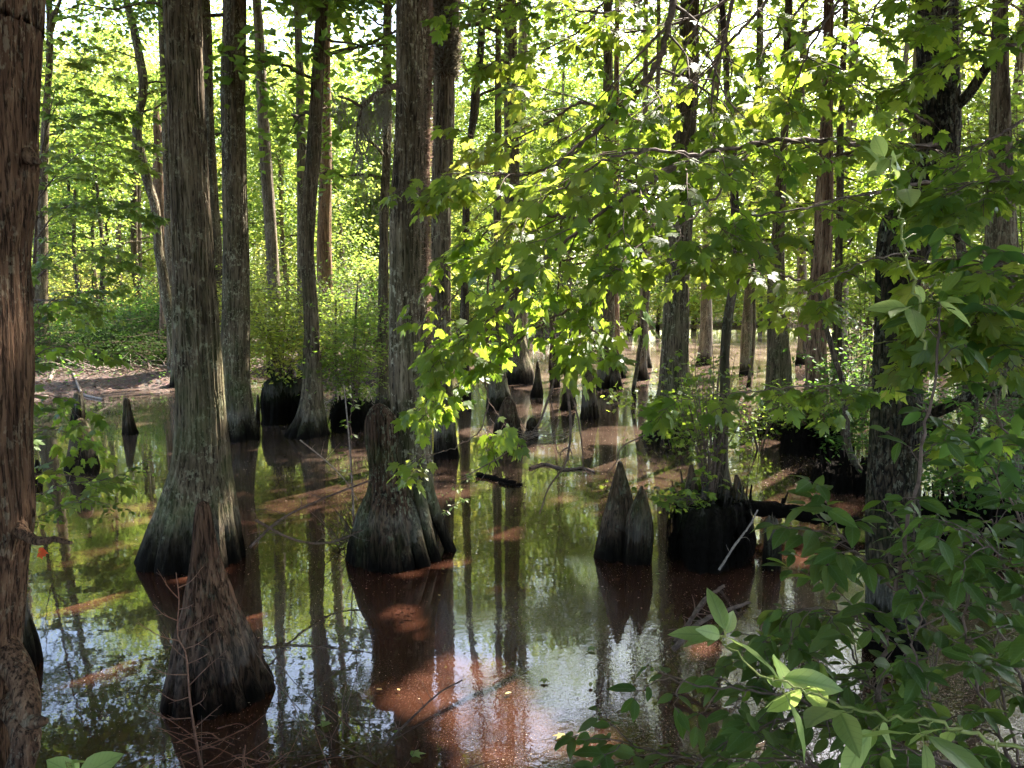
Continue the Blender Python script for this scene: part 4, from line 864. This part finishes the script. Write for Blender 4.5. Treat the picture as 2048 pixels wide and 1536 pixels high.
# ================================================================ foreground shrub with oval leaves
def branchy(poly, r0, r1, ntw, tl, size, rg, par, base, lm='leaf_shrub', bm='twig', T=OV, **k):
    k = {**dict(pairs=3, droop=.3, tilt=.4, pet=.12, sub=False, spread=(.5, 1.0)), **k}
    return leafy_branch(par, base, poly, r0, r1, ntw, tl, size, rg, T=T, lm=lm, bm=bm, **k)
srg = np.random.default_rng(505)
def clumpshrub(label, basepx, stems, size, seed, lm='leaf_shrub', bm='twig', ntw=8, tl=.2, T=OV, cat='shrub', name='shrub', **k):
    rg = np.random.default_rng(seed); b = P(*basepx); b[2] = max(b[2], 0)
    e = empty(name, b, label, cat)
    for s in stems:
        r0 = s[1] if isinstance(s, tuple) and not isinstance(s[0], (int, float)) and len(s) > 1 and isinstance(s[1], float) else .005
        poly = s[0] if r0 != .005 or isinstance(s[0], list) else s
        branchy(poly, r0, r0 * .35, ntw, tl, size, rg, e, b, lm=lm, bm=bm, T=T, **k)
    return e
clumpshrub('dark oval leaved shrub filling the lower right, with reddish stems', (1760, 1750, 2.0),
   [([(1760,1700,2.0),(1758,1500,2.0),(1762,1350,2.0),(1790,1200,2.0),(1812,1080,2.0),(1845,900,2.0),(1868,760,2.0),(1880,660,2.0)],.0085),
    ([(1800,1600,2.0),(1700,1480,1.95),(1600,1400,1.9),(1500,1380,1.9),(1400,1370,1.9),(1340,1355,1.9)],.006),
    ([(1850,1620,1.9),(1750,1500,1.85),(1650,1440,1.8),(1560,1440,1.8),(1460,1480,1.8)],.006),
    ([(1700,1650,1.9),(1500,1560,1.8),(1350,1510,1.8),(1230,1480,1.8)],.005),
    ([(1780,1300,2.05),(1720,1240,2.0),(1650,1220,1.95),(1580,1230,1.95)],.004),
    ([(1790,1180,2.05),(1740,1130,2.0),(1690,1080,2.0),(1660,1020,2.0)],.004),
    ([(1790,1200,2.05),(1850,1130,2.0),(1920,1090,2.0),(2000,1060,1.9)],.004),
    ([(1950,1650,1.8),(1900,1500,1.75),(1850,1400,1.75),(1830,1300,1.75),(1850,1200,1.75)],.006),
    ([(2050,1600,1.9),(1990,1450,1.85),(1940,1330,1.85),(1930,1230,1.85),(1960,1130,1.85)],.006),
    ([(2100,1500,2.2),(2020,1300,2.2),(1980,1180,2.2),(1990,1050,2.2)],.006),
    ([(1760,1500,2.0),(1680,1400,2.1),(1620,1330,2.15),(1560,1290,2.2),(1500,1290,2.2)],.004),
    ([(2120,1350,1.7),(2050,1200,1.7),(2000,1120,1.7),(1930,1060,1.7)],.004),
    ([(1780,1600,1.7),(1700,1560,1.6),(1600,1530,1.55),(1500,1520,1.5)],.005),
    ([(2080,1640,1.7),(1980,1560,1.6),(1900,1520,1.55),(1800,1500,1.5)],.005),
    ([(1800,1600,2.1),(1760,1420,2.15),(1700,1300,2.2),(1660,1180,2.25),(1650,1120,2.3)],.005),([(1900,1600,2.2),(1860,1420,2.25),(1880,1280,2.3),(1900,1160,2.35)],.005),
    ([(2060,1600,2.2),(2010,1420,2.25),(1990,1300,2.3),(2010,1150,2.35)],.005),([(1700,1640,2.0),(1620,1520,2.05),(1560,1430,2.1),(1540,1340,2.15)],.005),
    ([(1980,1600,1.9),(1900,1480,1.95),(1800,1400,2.0),(1720,1360,2.05)],.005)], .062, 606, ntw=15, tl=.24)
clumpshrub('leafy tall shrub with lit and shaded leaves at the right edge', (2100, 1650, 2.6),
   [([(2120,1300,2.6),(2060,1100,2.6),(2010,980,2.6),(1950,900,2.6),(1890,850,2.6)],.006),([(2140,1000,2.5),(2060,900,2.5),(2010,860,2.5),(1980,770,2.5)],.006),
    ([(2140,800,2.4),(2060,720,2.4),(2000,700,2.4),(1960,650,2.4)],.005),([(2140,1200,2.8),(2050,1160,2.8),(1960,1110,2.8),(1890,1050,2.8)],.005),([(2140,650,2.6),(2060,560,2.6),(1990,520,2.6),(1920,480,2.6)],.005)], .08, 607, lm='leaf_dark', ntw=9, tl=.28)
clumpshrub('sunlit pale green leafy sprig arching over the dark shrub', (2080, 1560, 1.3),
   [([(2100,1520,1.30),(1900,1455,1.32),(1780,1430,1.35),(1700,1415,1.38),(1610,1385,1.42),(1540,1360,1.45),(1490,1320,1.48),(1445,1285,1.5)],.0042)], .125, 608, lm='leaf_pale', bm='stem_green', ntw=9, tl=.05, pairs=1, droop=.5, tilt=.5, T=OV2, cat='leafy sprig', name='leafy_sprig')
clumpshrub('climbing sprout with big translucent green leaves before the dark forked maple', (1830, 900, 2.05),
   [([(1850,700,2.05),(1836,600,2.05),(1815,520,2.05),(1800,440,2.05),(1790,370,2.05),(1782,320,2.05)],.0045)], .09, 609, lm='leaf_pale', bm='stem_green', ntw=11, tl=.04, pairs=1, droop=.4, tilt=.8, T=OV, cat='sprout', name='climbing_sprout')
clumpshrub('leafy seedling with two pale round leaves at the bottom left', (150, 1640, 1.25),
   [([(150,1650,1.25),(148,1590,1.25),(146,1560,1.25),(140,1530,1.25)],.0030)], .07, 610, lm='leaf_pale', bm='stem_green', ntw=1, tl=.02, pairs=1, droop=-.2, tilt=.2, T=T_oval(.34), cat='seedling', name='seedling', cull=True)
sd = bpy.data.objects['seedling']; lf = MB()
put_leaves(lf, T_oval(.30), np.array([P(158, 1556, 1.25), P(148, 1548, 1.25), P(160, 1600, 1.22)]), np.array([[.8, .1, .52], [-.8, .05, .42], [.5, -.6, .1]]), np.array([[-.3, -.75, .6], [.25, -.75, .7], [0, -.3, 1.0]]), np.array([.075, .055, .06]))
lf.build('leaves', M['leaf_pale'], sd, np.array(sd.location))
# left edge leafy sprays
clumpshrub('maple sapling with layered green leaves beside the near left trunk', (40, 1000, 5.4),
   [([(-30,960,5.4),(30,820,5.6),(80,790,5.8),(130,800,6.0),(160,840,6.1)],.007),([(-30,900,5.4),(40,750,5.6),(90,700,5.8),(150,690,6.0),(190,700,6.1)],.006),([(-30,1000,5.4),(50,880,5.5),(110,860,5.6),(170,880,5.6)],.006),
    ([(-30,1060,5.2),(60,960,5.2),(130,950,5.2),(200,960,5.2)],.005),([(-30,900,5.6),(60,640,6.4),(110,600,7),(150,620,7)],.006)], .085, 611, lm='leaf_maple', T=MA, ntw=10, tl=.34, pairs=4, pet=.5, cat='sapling', name='maple_sapling')
clumpshrub('thin leafy sprays low over the water at left', (20, 1100, 4.6),
   [([(-20,1080,4.6),(60,1000,4.6),(130,970,4.6),(210,960,4.6),(280,930,4.6)],.004),([(-20,1100,4.6),(80,1030,4.6),(160,1000,4.7),(220,1010,4.7)],.004)], .035, 612, lm='leaf_cyp', T=SM, ntw=12, tl=.26, pairs=7, pet=.1, cat='sapling', name='sapling')
clumpshrub('tall young maple with lit layers of leaves behind the near left trunk', (90, 640, 12),
   [([(60,700,12),(70,500,12),(80,330,12),(100,220,12)],.03),([(70,480,12),(120,420,11.5),(200,400,11),(260,410,11)],.012),([(75,400,12),(130,330,11.5),(190,290,11),(240,280,11)],.012),([(80,320,12),(130,260,12),(180,230,12),(230,220,12)],.01),
    ([(68,560,12),(120,520,11.5),(170,500,11.5),(220,510,11.5)],.01),([(90,260,12),(120,200,12.5),(150,150,12.5),(170,100,12.5)],.01),([(66,600,12),(110,600,11.5),(150,590,11.5)],.01)], .10, 613, lm='leaf_far', T=ST, ntw=13, tl=.9, pairs=6, pet=.3, cat='sapling', name='maple_sapling', sub=True)
# small leaves hanging by the middle cypress
clumpshrub('thin twig with small bright leaves touching the buttress of the middle cypress', (905, 985, 5.6),
   [([(870,1010,6.0),(890,990,5.9),(910,975,5.8),(940,950,5.6)],.003),([(885,1040,5.9),(905,1010,5.8),(925,1000,5.7)],.002)], .035, 614, lm='leaf_pale', T=SM, ntw=6, tl=.08, pairs=2, pet=.2, cat='twig', name='leafy_twig')
clumpshrub('slender seedling with tiny leaves in front of the broken mossy stump', (705, 1010, 6.0),
   [([(706,1010,6.0),(704,940,6.0),(702,880,6.0),(700,830,6.0),(712,790,6.0)],.005)], .045, 615, lm='leaf_cyp', T=SM, ntw=10, tl=.12, pairs=2, pet=.2, cat='seedling', name='seedling')

# ================================================================ dead wood
drg = np.random.default_rng(808)
def log(label, poly, r, mat='peat', name='fallen_log', cat='log', seg=18, side=0, sl=.2):
    pts = smooth_path([P(*q) if len(q) == 3 else G(*q) for q in poly], 30)
    if len(poly[0]) == 2: pts[:, 2] += np.maximum(0, height(pts[:, 0], pts[:, 1])) + np.mean(r) * .5
    c0 = pts[0].copy(); c0[2] = 0
    mb = MB(); pts[1:-1] += drg.normal(0, r * .12, (28, 3))
    tube(mb, pts, np.interp(np.linspace(0, 1, 30), np.linspace(0, 1, len(r)) if hasattr(r, '__len__') else [0, 1], r if hasattr(r, '__len__') else [r, r * .6]) * drg.uniform(.9, 1.1, 30), seg)
    for _ in range(side):
        k = drg.integers(3, 27); d = drg.normal(0, 1, 3); d[2] = abs(d[2]) * .6; d /= np.linalg.norm(d)
        rr = (np.mean(r)) * .3; tube(mb, smooth_path([pts[k], pts[k] + d * sl * .5, pts[k] + d * sl + drg.normal(0, .02, 3)], 6), np.linspace(rr, rr * .3, 6), 5)
    o = mb.build(name, M[mat], None, c0); o.location = c0; return tag(o, label, cat)
log('long dark fallen log lying across the water from the root hummock to the forked maple', [(1480,1013,7.3),(1560,1022,7.25),(1650,1035,7.2),(1740,1052,7.1),(1830,1068,7.0)], .075, side=8)
log('dark log continuing right of the forked maple into the brush', [(1840,1060,7.2),(1930,1045,7.3),(2080,1040,7.4)], .07, side=6)
log('curved floating branch half sunk in the middle water', [(1060,938),(1090,930),(1130,940),(1165,938),(1190,945)], .022, 'twig', 'floating_branch', 'branch', side=6, sl=.15)
log('short dark floating branch left of the curved floating one', [(955,952),(975,956),(1000,962),(1030,968)], .035, 'peat', 'floating_branch', 'branch', side=4, sl=.12)
log('small dark stick floating below the short dark branch', [(1000,968),(1020,972),(1045,970)], .02, 'peat', 'floating_branch', 'branch', side=2, sl=.1)
log('bleached forked branch lying at the left water edge', [(100,784),(130,745),(145,770),(165,790),(205,800)], .04, 'twig_pale', 'fallen_branch', 'branch', side=6, sl=.6)
log('long pale branch on the dark left mud bank', [(160,735),(230,728),(300,726),(370,722)], .06, 'twig_pale', 'fallen_branch', 'branch', side=8, sl=.5)
log('dark fallen trunk along the foot of the left bank', [(80,722),(150,716),(240,716),(330,712)], .14, 'bark_dark', 'fallen_log', 'log', side=8, sl=.7)
log('dead branch rising from the water in front of the dark root hummock', [(1350,1285,4.5),(1375,1250,4.6),(1410,1200,4.7),(1448,1172,4.8)], .016, 'twig', 'dead_branch', 'branch', side=5, sl=.15)
log('second dead branch crossing low before the oval leaved shrub', [(1345,1300,4.4),(1400,1245,4.5),(1450,1222,4.6),(1500,1205,4.7)], .016, 'twig', 'dead_branch', 'branch', side=5, sl=.15)
log('pale bare stick leaning against the front of the root hummock', [(1438,1140,6.0),(1470,1090,6.05),(1500,1050,6.1),(1515,1020,6.15)], .010, 'twig_pale', 'dead_branch', 'branch', side=2, sl=.1)
log('dead branch slanting from the water up to the broken mossy stump', [(500,1095,5.6),(560,1040,5.9),(640,1000,6.1),(742,960,6.25)], .010, 'twig', 'dead_branch', 'branch', side=9, sl=.3)
log('lower dead branch reaching left from the foot of the middle cypress', [(510,1040,5.6),(590,1080,5.8),(660,1085,6.0),(725,1060,6.2)], .010, 'twig', 'dead_branch', 'branch', side=9, sl=.3)
log('thin pale stem arching left of the broken mossy stump', [(600,880,6.2),(650,920,6.2),(690,960,6.2),(715,1000,6.2)], .005, 'twig_pale', 'dead_branch', 'branch', side=5, sl=.2)
log('drooping dead twig with two curled leaves standing out of the water at the bottom', [(770,1490,3.6),(830,1430,3.65),(880,1385,3.7),(925,1360,3.75)], .006, 'twig', 'dead_branch', 'branch', side=6, sl=.14)
# bare twig tree in front of the nearest knee
def bare_sapling(label, poly, r, nb, L, seed, mat='twig_red'):
    rg = np.random.default_rng(seed); pts = smooth_path([P(*q) for q in poly], 40); b = pts[0].copy()
    mb = MB(); tube(mb, pts, np.linspace(r, r * .25, 40), 6)
    for j in range(nb):
        k = int(4 + 34 * j / nb); s = 1 if j % 2 else -1; l = L * (1 - .55 * j / nb) * rg.uniform(.6, 1.1)
        d = np.array([s * rg.uniform(.6, 1), rg.normal(0, .4), rg.uniform(.25, .7)]); d /= np.linalg.norm(d)
        q = smooth_path([pts[k], pts[k] + d * l * .5 + rg.normal(0, .012, 3), pts[k] + d * l + [0, 0, .02]], 10)
        tube(mb, q, np.linspace(r * .45, r * .12, 10), 4)
        for m in (3, 5, 7):
            dd = d + rg.normal(0, .5, 3); dd /= np.linalg.norm(dd); tube(mb, [q[m], q[m] + dd * l * .25], [r * .22, r * .08], 4)
    o = mb.build('bare_sapling', M[mat], None, b); o.location = b; return tag(o, label, 'bare sapling')
bare_sapling('leafless reddish sapling with fine side twigs in front of the nearest tall knee', [(405,1545,3.5),(392,1480,3.5),(380,1400,3.5),(372,1310,3.5),(355,1270,3.5),(358,1200,3.5),(352,1145,3.5)], .0065, 18, .30, 71)
def brush(label, cx, cy, w, n, seed, mat='twig_pale', L=.4, r=.006, up=.25, name='brush_pile'):
    rg = np.random.default_rng(seed); c = G(cx, cy); c[2] = max(0, height(c[0], c[1])); mb = MB()
    for _ in range(n):
        a = rg.uniform(0, 6.28); p = c + np.array([rg.normal(0, w), rg.normal(0, w * .6), rg.uniform(.0, .06)])
        d = np.array([math.cos(a), math.sin(a) * .7, rg.uniform(-.1, up * 2)]); l = L * rg.uniform(.4, 1.3)
        tube(mb, smooth_path([p, p + d * l * .5 + rg.normal(0, .05 * l, 3), p + d * l + rg.normal(0, .1 * l, 3)], 8), np.linspace(r, r * .3, 8), 4)
    o = mb.build(name, M[mat], None, c); o.location = c; return tag(o, label, 'brush pile')
brush('heap of thin reddish dead twigs at the bottom beside the nearest tall knee', 455, 1535, .22, 34, 72, 'twig_red', .34, .0032)
brush('pile of bleached twigs on the sunlit left mud shore', 190, 765, .9, 90, 73, 'twig_pale', .9, .012)
brush('dark tangle of sticks right of the curved mud shore', 300, 765, 1.0, 60, 74, 'twig', .8, .012)
brush('driftwood twigs caught against the ribbed dark knee', 1065, 878, .28, 50, 75, 'twig_pale', .45, .006)
brush('dark root tangle hanging at the left foot of the middle cypress', 715, 1000 + 90, .12, 50, 76, 'twig', .35, .006, .6)
brush('thin dead grass stalks standing in the water at the bottom right of the twig heap', 700, 1500, .30, 26, 77, 'twig', .34, .003, .7)
brush('pale bare twigs within the dark shore brush left of the middle cypress', 690, 815, .5, 70, 78, 'twig_pale', .9, .008, .6)
# ================================================================ ground
def grid(xs, ys, f):
    X, Y = np.meshgrid(xs, ys); Z = f(X, Y); V = np.stack([X, Y, Z], -1).reshape(-1, 3)
    nx, ny = len(xs), len(ys); i = np.arange(ny - 1)[:, None] * nx; j = np.arange(nx - 1)[None]
    mb = MB(); mb.add(V, np.stack([i + j, i + j + 1, i + nx + j + 1, i + nx + j], -1).reshape(-1, 4)); return mb
xs = np.unique(np.concatenate([np.linspace(-400, -60, 12), np.linspace(-60, -14, 60), np.linspace(-14, 14, 150), np.linspace(14, 60, 60), np.linspace(60, 400, 12)]))
ys = np.unique(np.concatenate([np.linspace(-60, -4, 10), np.linspace(-4, 30, 190), np.linspace(30, 80, 130), np.linspace(80, 500, 14)]))
t = NT('leaf_litter'); oc = t.n('TexCoord').outputs['Object']
n1 = t.noise(oc, 1.2, 3, .6); n2 = t.noise(oc, 22, 4, .75)
vo = t.n('TexVoronoi'); t.set(vo.inputs['Vector'], oc); vo.inputs['Scale'].default_value = 14
c = t.ramp(n2, [(.3, (.025, .014, .01)), (.5, (.08, .048, .035)), (.66, (.20, .13, .10)), (.8, (.34, .26, .22))])
c = t.mix(t.ramp(n1, [(.35, 0.0), (.65, .6)]), c, t.mix(.5, c, (.10, .065, .05)))
c = t.mix(.35, c, t.mix(1.0, c, vo.outputs['Color'], 'MULTIPLY'))
p = t.n('BsdfPrincipled'); t.set(p.inputs['Base Color'], c); p.inputs['Roughness'].default_value = .9
bp = t.n('Bump'); bp.inputs['Strength'].default_value = .9; bp.inputs['Distance'].default_value = .05; t.set(bp.inputs['Height'], n2); t.set(p.inputs['Normal'], bp.outputs[0]); t.set(t.out.inputs[0], p.outputs[0])
M['litter'] = t.m
tag(grid(xs, ys, height).build('ground', M['litter']), 'muddy forest floor covered with brown leaf litter', kind='structure')
# ================================================================ water
t = NT('swamp_water'); oc = t.n('TexCoord').outputs['Object']
sp_ = t.n('SeparateXYZ'); t.set(sp_.inputs[0], oc); yy = sp_.outputs[1]; xx = sp_.outputs[0]
nb = t.noise(t.mapping(oc, (1, .5, 1)), .55, 3, .6)
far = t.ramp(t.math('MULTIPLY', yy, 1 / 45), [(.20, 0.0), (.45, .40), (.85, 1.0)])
sunlit_film = t.math('MULTIPLY', far, t.ramp(nb, [(.40, .15), (.62, 1.0)]))  # silt film; sunlit pink of the far water is put into its colour
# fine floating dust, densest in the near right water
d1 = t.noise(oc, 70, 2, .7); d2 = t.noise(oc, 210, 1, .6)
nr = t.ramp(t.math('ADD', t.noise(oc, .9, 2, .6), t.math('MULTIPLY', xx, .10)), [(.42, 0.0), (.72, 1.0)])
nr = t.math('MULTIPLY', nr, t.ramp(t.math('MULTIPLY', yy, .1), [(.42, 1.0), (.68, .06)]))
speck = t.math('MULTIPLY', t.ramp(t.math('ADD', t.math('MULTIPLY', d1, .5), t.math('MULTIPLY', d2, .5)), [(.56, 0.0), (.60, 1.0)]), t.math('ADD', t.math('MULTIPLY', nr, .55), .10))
base = t.mix(sunlit_film, t.mix(t.ramp(t.math('MULTIPLY', yy, .05), [(.30, 0.0), (.50, 1.0)]), (.034, .0125, .0072), (.030, .0185, .013)), (.30, .215, .17))
base = t.mix(t.math('MULTIPLY', speck, .7), base, (.34, .24, .18))
p = t.n('BsdfPrincipled'); t.set(p.inputs['Base Color'], base); p.inputs['IOR'].default_value = 1.56
t.set(p.inputs['Roughness'], t.math('ADD', t.math('MULTIPLY', sunlit_film, .04), t.math('ADD', t.math('MULTIPLY', speck, .35), .004)))
w1 = t.noise(t.mapping(oc, (1, 1.4, 1)), 3.2, 2, .5); w2 = t.noise(oc, 26, 2, .6)
hgt = t.math('ADD', t.math('MULTIPLY', w1, .0009), t.math('ADD', t.math('MULTIPLY', w2, t.math('ADD', t.math('MULTIPLY', nr, .0011), .00008)), t.math('MULTIPLY', speck, .0004)))
bp = t.n('Bump'); bp.inputs['Strength'].default_value = 1; bp.inputs['Distance'].default_value = 1.0; t.set(bp.inputs['Height'], hgt)
t.set(p.inputs['Normal'], bp.outputs[0]); t.set(t.out.inputs[0], p.outputs[0]); M['water'] = t.m
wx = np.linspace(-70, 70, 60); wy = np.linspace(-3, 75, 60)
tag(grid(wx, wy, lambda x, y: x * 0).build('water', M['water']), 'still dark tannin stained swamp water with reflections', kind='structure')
# floating flecks as one uncountable mass
g = np.random.default_rng(31)
def fleck_field(n, y0, y1, s0, s1, thr):
    y = y0 + (y1 - y0) * g.random(n) ** 1.5; x = (g.random(n) * 1.5 - .75) * y
    d = np.sin(x * 1.7 + 2 * np.sin(y * .9)) + np.sin(y * 2.3 + x * .8) + .8 * np.sin(x * 4.1 - y * 3.3) + .35 * x
    k = g.random(n) < np.clip((d - thr) * .4 + .35, .06, 1)
    return x[k], y[k], g.uniform(s0, s1, k.sum()) * (1 + .05 * y[k])
mb = MB()
for n, y0, y1, s0, s1, thr in [(42000, 3.1, 12, .0022, .006, .3), (2500, 3.2, 14, .006, .013, .0), (6000, 9, 28, .006, .016, .2)]:
    x, y, s = fleck_field(n, y0, y1, s0, s1, thr); m = len(x); a = g.uniform(0, 6.28, m)
    X = np.stack([np.cos(a), np.sin(a), 0 * a], 1)
    put_leaves(mb, (np.array([[0, 0, 0], [.5, .3, 0], [1, 0, .08], [.5, -.3, 0]]), np.array([[0, 1, 2, 3]]), None), np.stack([x, y, np.full(m, .003)], 1), X, np.tile([0, 0, 1.0], (m, 1)) + g.normal(0, .05, (m, 3)), s)
M['fleck'] = leaf_mat('flecks', [(.20, .12, .08), (.42, .30, .20), (.62, .52, .42)], [(.3, .2, .1), (.5, .4, .3)], .2, .5)
tag(mb.build('floating_flecks', M['fleck'], smooth=False), 'tiny pale flecks of pollen and duff floating on the water', kind='stuff')
# single floating leaves
fl = [(655,1455,.06,ST,'pale star shaped maple leaf floating in the bottom left water'),(820,1512,.06,ST,'pale maple leaf floating at the bottom of the middle water'),(1010,1392,.035,SM,'orange oval leaf floating in the sunlit red water'),
      (1088,1360,.045,ST,'small orange leaf floating right of the sunlit red patch'),(1182,1368,.04,SM,'brown curled leaf floating under the bright sky reflection'),(1188,1297,.05,ST,'green leaf floating in the bright sky reflection'),
      (888,1142,.03,SM,'yellow leaf floating by the right buttress of the middle cypress'),(880,1195,.03,SM,'tan leaf floating in front of the middle cypress'),(1545,1145,.03,SM,'yellow leaf on the water by the square topped broken post'),
      (765,1383,.03,SM,'small tan leaf left in the sunlit red patch'),(800,1385,.025,SM,'second small tan leaf in the sunlit red patch'),(535,1140,.03,SM,'slim tan leaf floating right of the wide based cypress'),
      (650,1080,.03,SM,'slim leaf floating left of the middle cypress base'),(1130,1475,.05,ST,'curled leaf floating near the bottom right water'),(1740,1105,.08,SM,'pale leaf caught on a twig right of the broken post'),(785,1470,.04,SM,'greenish leaf floating low in the dark trunk reflection'),
      (1030,1020,.03,SM,'small pale leaf in the brown middle water'),(1320,1150,.03,SM,'tiny pale leaf by the foot of the close knee pair')]
for k, (px, py, s, T, lab) in enumerate(fl):
    mb = MB(); c = G(px, py, .006); a = g.uniform(0, 6.28)
    put_leaves(mb, T, np.zeros((1, 3)), np.array([[math.cos(a), math.sin(a), .03]]), np.array([[0, 0, 1.0]]), s * 1.3)
    o = mb.build('floating_leaf', M['leaf_pale'] if 'green' in lab or 'pale' in lab else M['leaf_fallen'], smooth=False); o.location = c + [0, 0, .012]; tag(o, lab, 'leaf', 'single leaves floating on the water')
# ================================================================ undergrowth on the banks and far woods, uncountable masses
def scatter_ground(name, label, n, xr, yr, hmax, size, lm, seed, T=SM, pred=None, tilt=.7):
    r = np.random.default_rng(seed); x = r.uniform(*xr, n); y = r.uniform(*yr, n)
    cl = np.sin(x * 1.1 + 2 * np.sin(y * .7)) + np.sin(y * 1.6 + x * .5) + .7 * np.sin(2.9 * x - 1.7 * y)
    h = height(x, y); k = (h > -.02) & (y > 8) & (cl + r.normal(0, .5, n) > -.1)
    if pred is not None: k &= pred(x, y)
    x, y, h, cl = x[k], y[k], h[k], cl[k]
    z = h + r.random(len(x)) ** 1.4 * hmax * np.clip(.4 + .35 * cl, .15, 1.2) + .02
    mb = MB(); rand_leaves(mb, np.stack([x, y, z], 1), size, r, T, tilt, True, 2.0)
    return tag(mb.build(name, M[lm], smooth=False), label, kind='stuff')
scatter_ground('undergrowth', 'low leafy undergrowth on the forest floor behind the water', 60000, (-30, 6), (17, 45), .9, .09, 'leaf_dark', 61)  # bank shade put into the dark leaf colour
scatter_ground('undergrowth', 'pale sunlit undergrowth on the far bank', 36000, (-10, 50), (36, 75), 1.2, .15, 'leaf_yel', 62)
scatter_ground('undergrowth', 'dark shaded undergrowth along the near edge of the far bank', 30000, (-30, 45), (14, 62), .8, .10, 'leaf_dark', 63)  # its shade is painted by using darker leaves
r_ = np.random.default_rng(66); n = 26000; y = r_.uniform(13, 30, n); x = r_.uniform(-20, -2, n); h = height(x, y); k = h > -.03; x, y, h = x[k], y[k], h[k]
mb = MB(); a_ = r_.uniform(0, 6.28, len(x))
put_leaves(mb, SM, np.stack([x, y, h + r_.uniform(.005, .05, len(x))], 1), np.stack([np.cos(a_), np.sin(a_), r_.normal(0, .2, len(x))], 1), np.stack([r_.normal(0, .4, len(x)), r_.normal(0, .4, len(x)), np.ones(len(x))], 1), r_.uniform(.05, .11, len(x)))
M['leaf_old'] = leaf_mat('old_leaves', [(.04, .022, .015), (.10, .06, .04), (.22, .14, .10), (.36, .27, .22)], [(.05, .03, .02), (.15, .08, .05)], .1, .7, .2)
tag(mb.build('leaf_litter', M['leaf_old'], smooth=False), 'brown fallen leaves covering the mud of the left bank', kind='stuff')
w = np.random.default_rng(71)
mb = MB(); tb = MB()
n = 4200; a = w.uniform(-.95, .95, n); D = 47 + 50 * w.random(n) ** 1.6; cx = D * np.tan(a * .82)
ht = 19.0 + 3.0 * np.sin(cx * .22) + 2.5 * np.sin(cx * .51 + 1) + w.normal(0, 1.2, n)
cz = 1.0 + ht * w.random(n) ** 1.15
pos = clumps(np.stack([cx, D, cz], 1), 110, 1.6, .55, w); pos = pos[pos[:, 2] > .3]
rand_leaves(mb, pos, .30, w, RH, .7, False)
woods = mb.build('woods', M['leaf_far'], smooth=False)
tag(woods, 'mass of sunlit green woods closing the view beyond the swamp', kind='stuff')
for k in range(170):
    x, y = w.uniform(-75, 75), w.uniform(50, 98); h = w.uniform(9, 15); l = w.normal(0, .02)
    tube(tb, smooth_path([[x, y, 0], [x + l * 3, y, h * .4], [x + l * h, y, h]], 5), np.linspace(w.uniform(.1, .26), .05, 5), 6, False)
o = tb.build('distant_trunks', M['bark_far'], None); tag(o, 'many far pale trunks inside the woods beyond the swamp', kind='stuff')
# ================================================================ light, sky, camera
wd = bpy.data.worlds.new('World'); sc.world = wd; wd.use_nodes = True; nt = wd.node_tree
bg = nt.nodes['Background']; sky = nt.nodes.new('ShaderNodeTexSky'); sky.sky_type = 'NISHITA'; sky.sun_disc = False
sky.sun_elevation = SUN_EL; sky.sun_rotation = SUN_AZ; sky.air_density = 1.0; sky.dust_density = 2.5; sky.ozone_density = 1.0
nt.links.new(sky.outputs[0], bg.inputs[0]); bg.inputs[1].default_value = .15
sun = bpy.data.lights.new('sun', 'SUN'); sun.energy = 5.0; sun.angle = R(.53); sun.color = (1.0, .93, .82)
so = bpy.data.objects.new('sun', sun); col.objects.link(so); so.rotation_euler = (R(90) - SUN_EL, 0, -SUN_AZ + R(180))
from mathutils import Vector
so.rotation_euler = Vector(tuple(SUN)).to_track_quat('Z', 'Y').to_euler()
cam = bpy.data.cameras.new('camera'); cam.sensor_width = 36; cam.lens = F / 2048 * 36; cam.clip_end = 2000; cam.clip_start = .05
co = bpy.data.objects.new('camera', cam); col.objects.link(co); co.location = CAM; co.rotation_euler = (R(90) - PITCH, 0, 0); sc.camera = co
vs = sc.view_settings; vs.view_transform = 'Standard'; vs.look = 'None'; vs.gamma = 1; vs.use_curve_mapping = False; vs.exposure = EXPO
cy = sc.cycles
cy.max_bounces = 6; cy.diffuse_bounces = 4; cy.glossy_bounces = 3; cy.transmission_bounces = 4; cy.transparent_max_bounces = 4
cy.sample_clamp_indirect = 6; cy.sample_clamp_direct = 0; cy.caustics_reflective = False; cy.caustics_refractive = False
cy.use_denoising = True; cy.denoiser = 'OPENIMAGEDENOISE'; cy.use_adaptive_sampling = True; cy.adaptive_threshold = .02
if HAZE:
    t = NT('haze'); pv = t.n('VolumePrincipled'); pv.inputs['Color'].default_value = (.93, .96, .90, 1); pv.inputs['Density'].default_value = HAZE; pv.inputs['Anisotropy'].default_value = .4
    t.set(t.out.inputs['Volume'], pv.outputs[0])
    mb = MB(); x0, x1, y0, y1, z0, z1 = -420, 420, -80, 520, -2.0, 34
    V = [[x, y, z] for z in (z0, z1) for y in (y0, y1) for x in (x0, x1)]
    mb.add(V, [[0, 2, 3, 1], [4, 5, 7, 6], [0, 1, 5, 4], [2, 6, 7, 3], [0, 4, 6, 2], [1, 3, 7, 5]])
    tag(mb.build('haze', t.m, smooth=False), 'thin pale haze of humid air between the trees', kind='stuff')
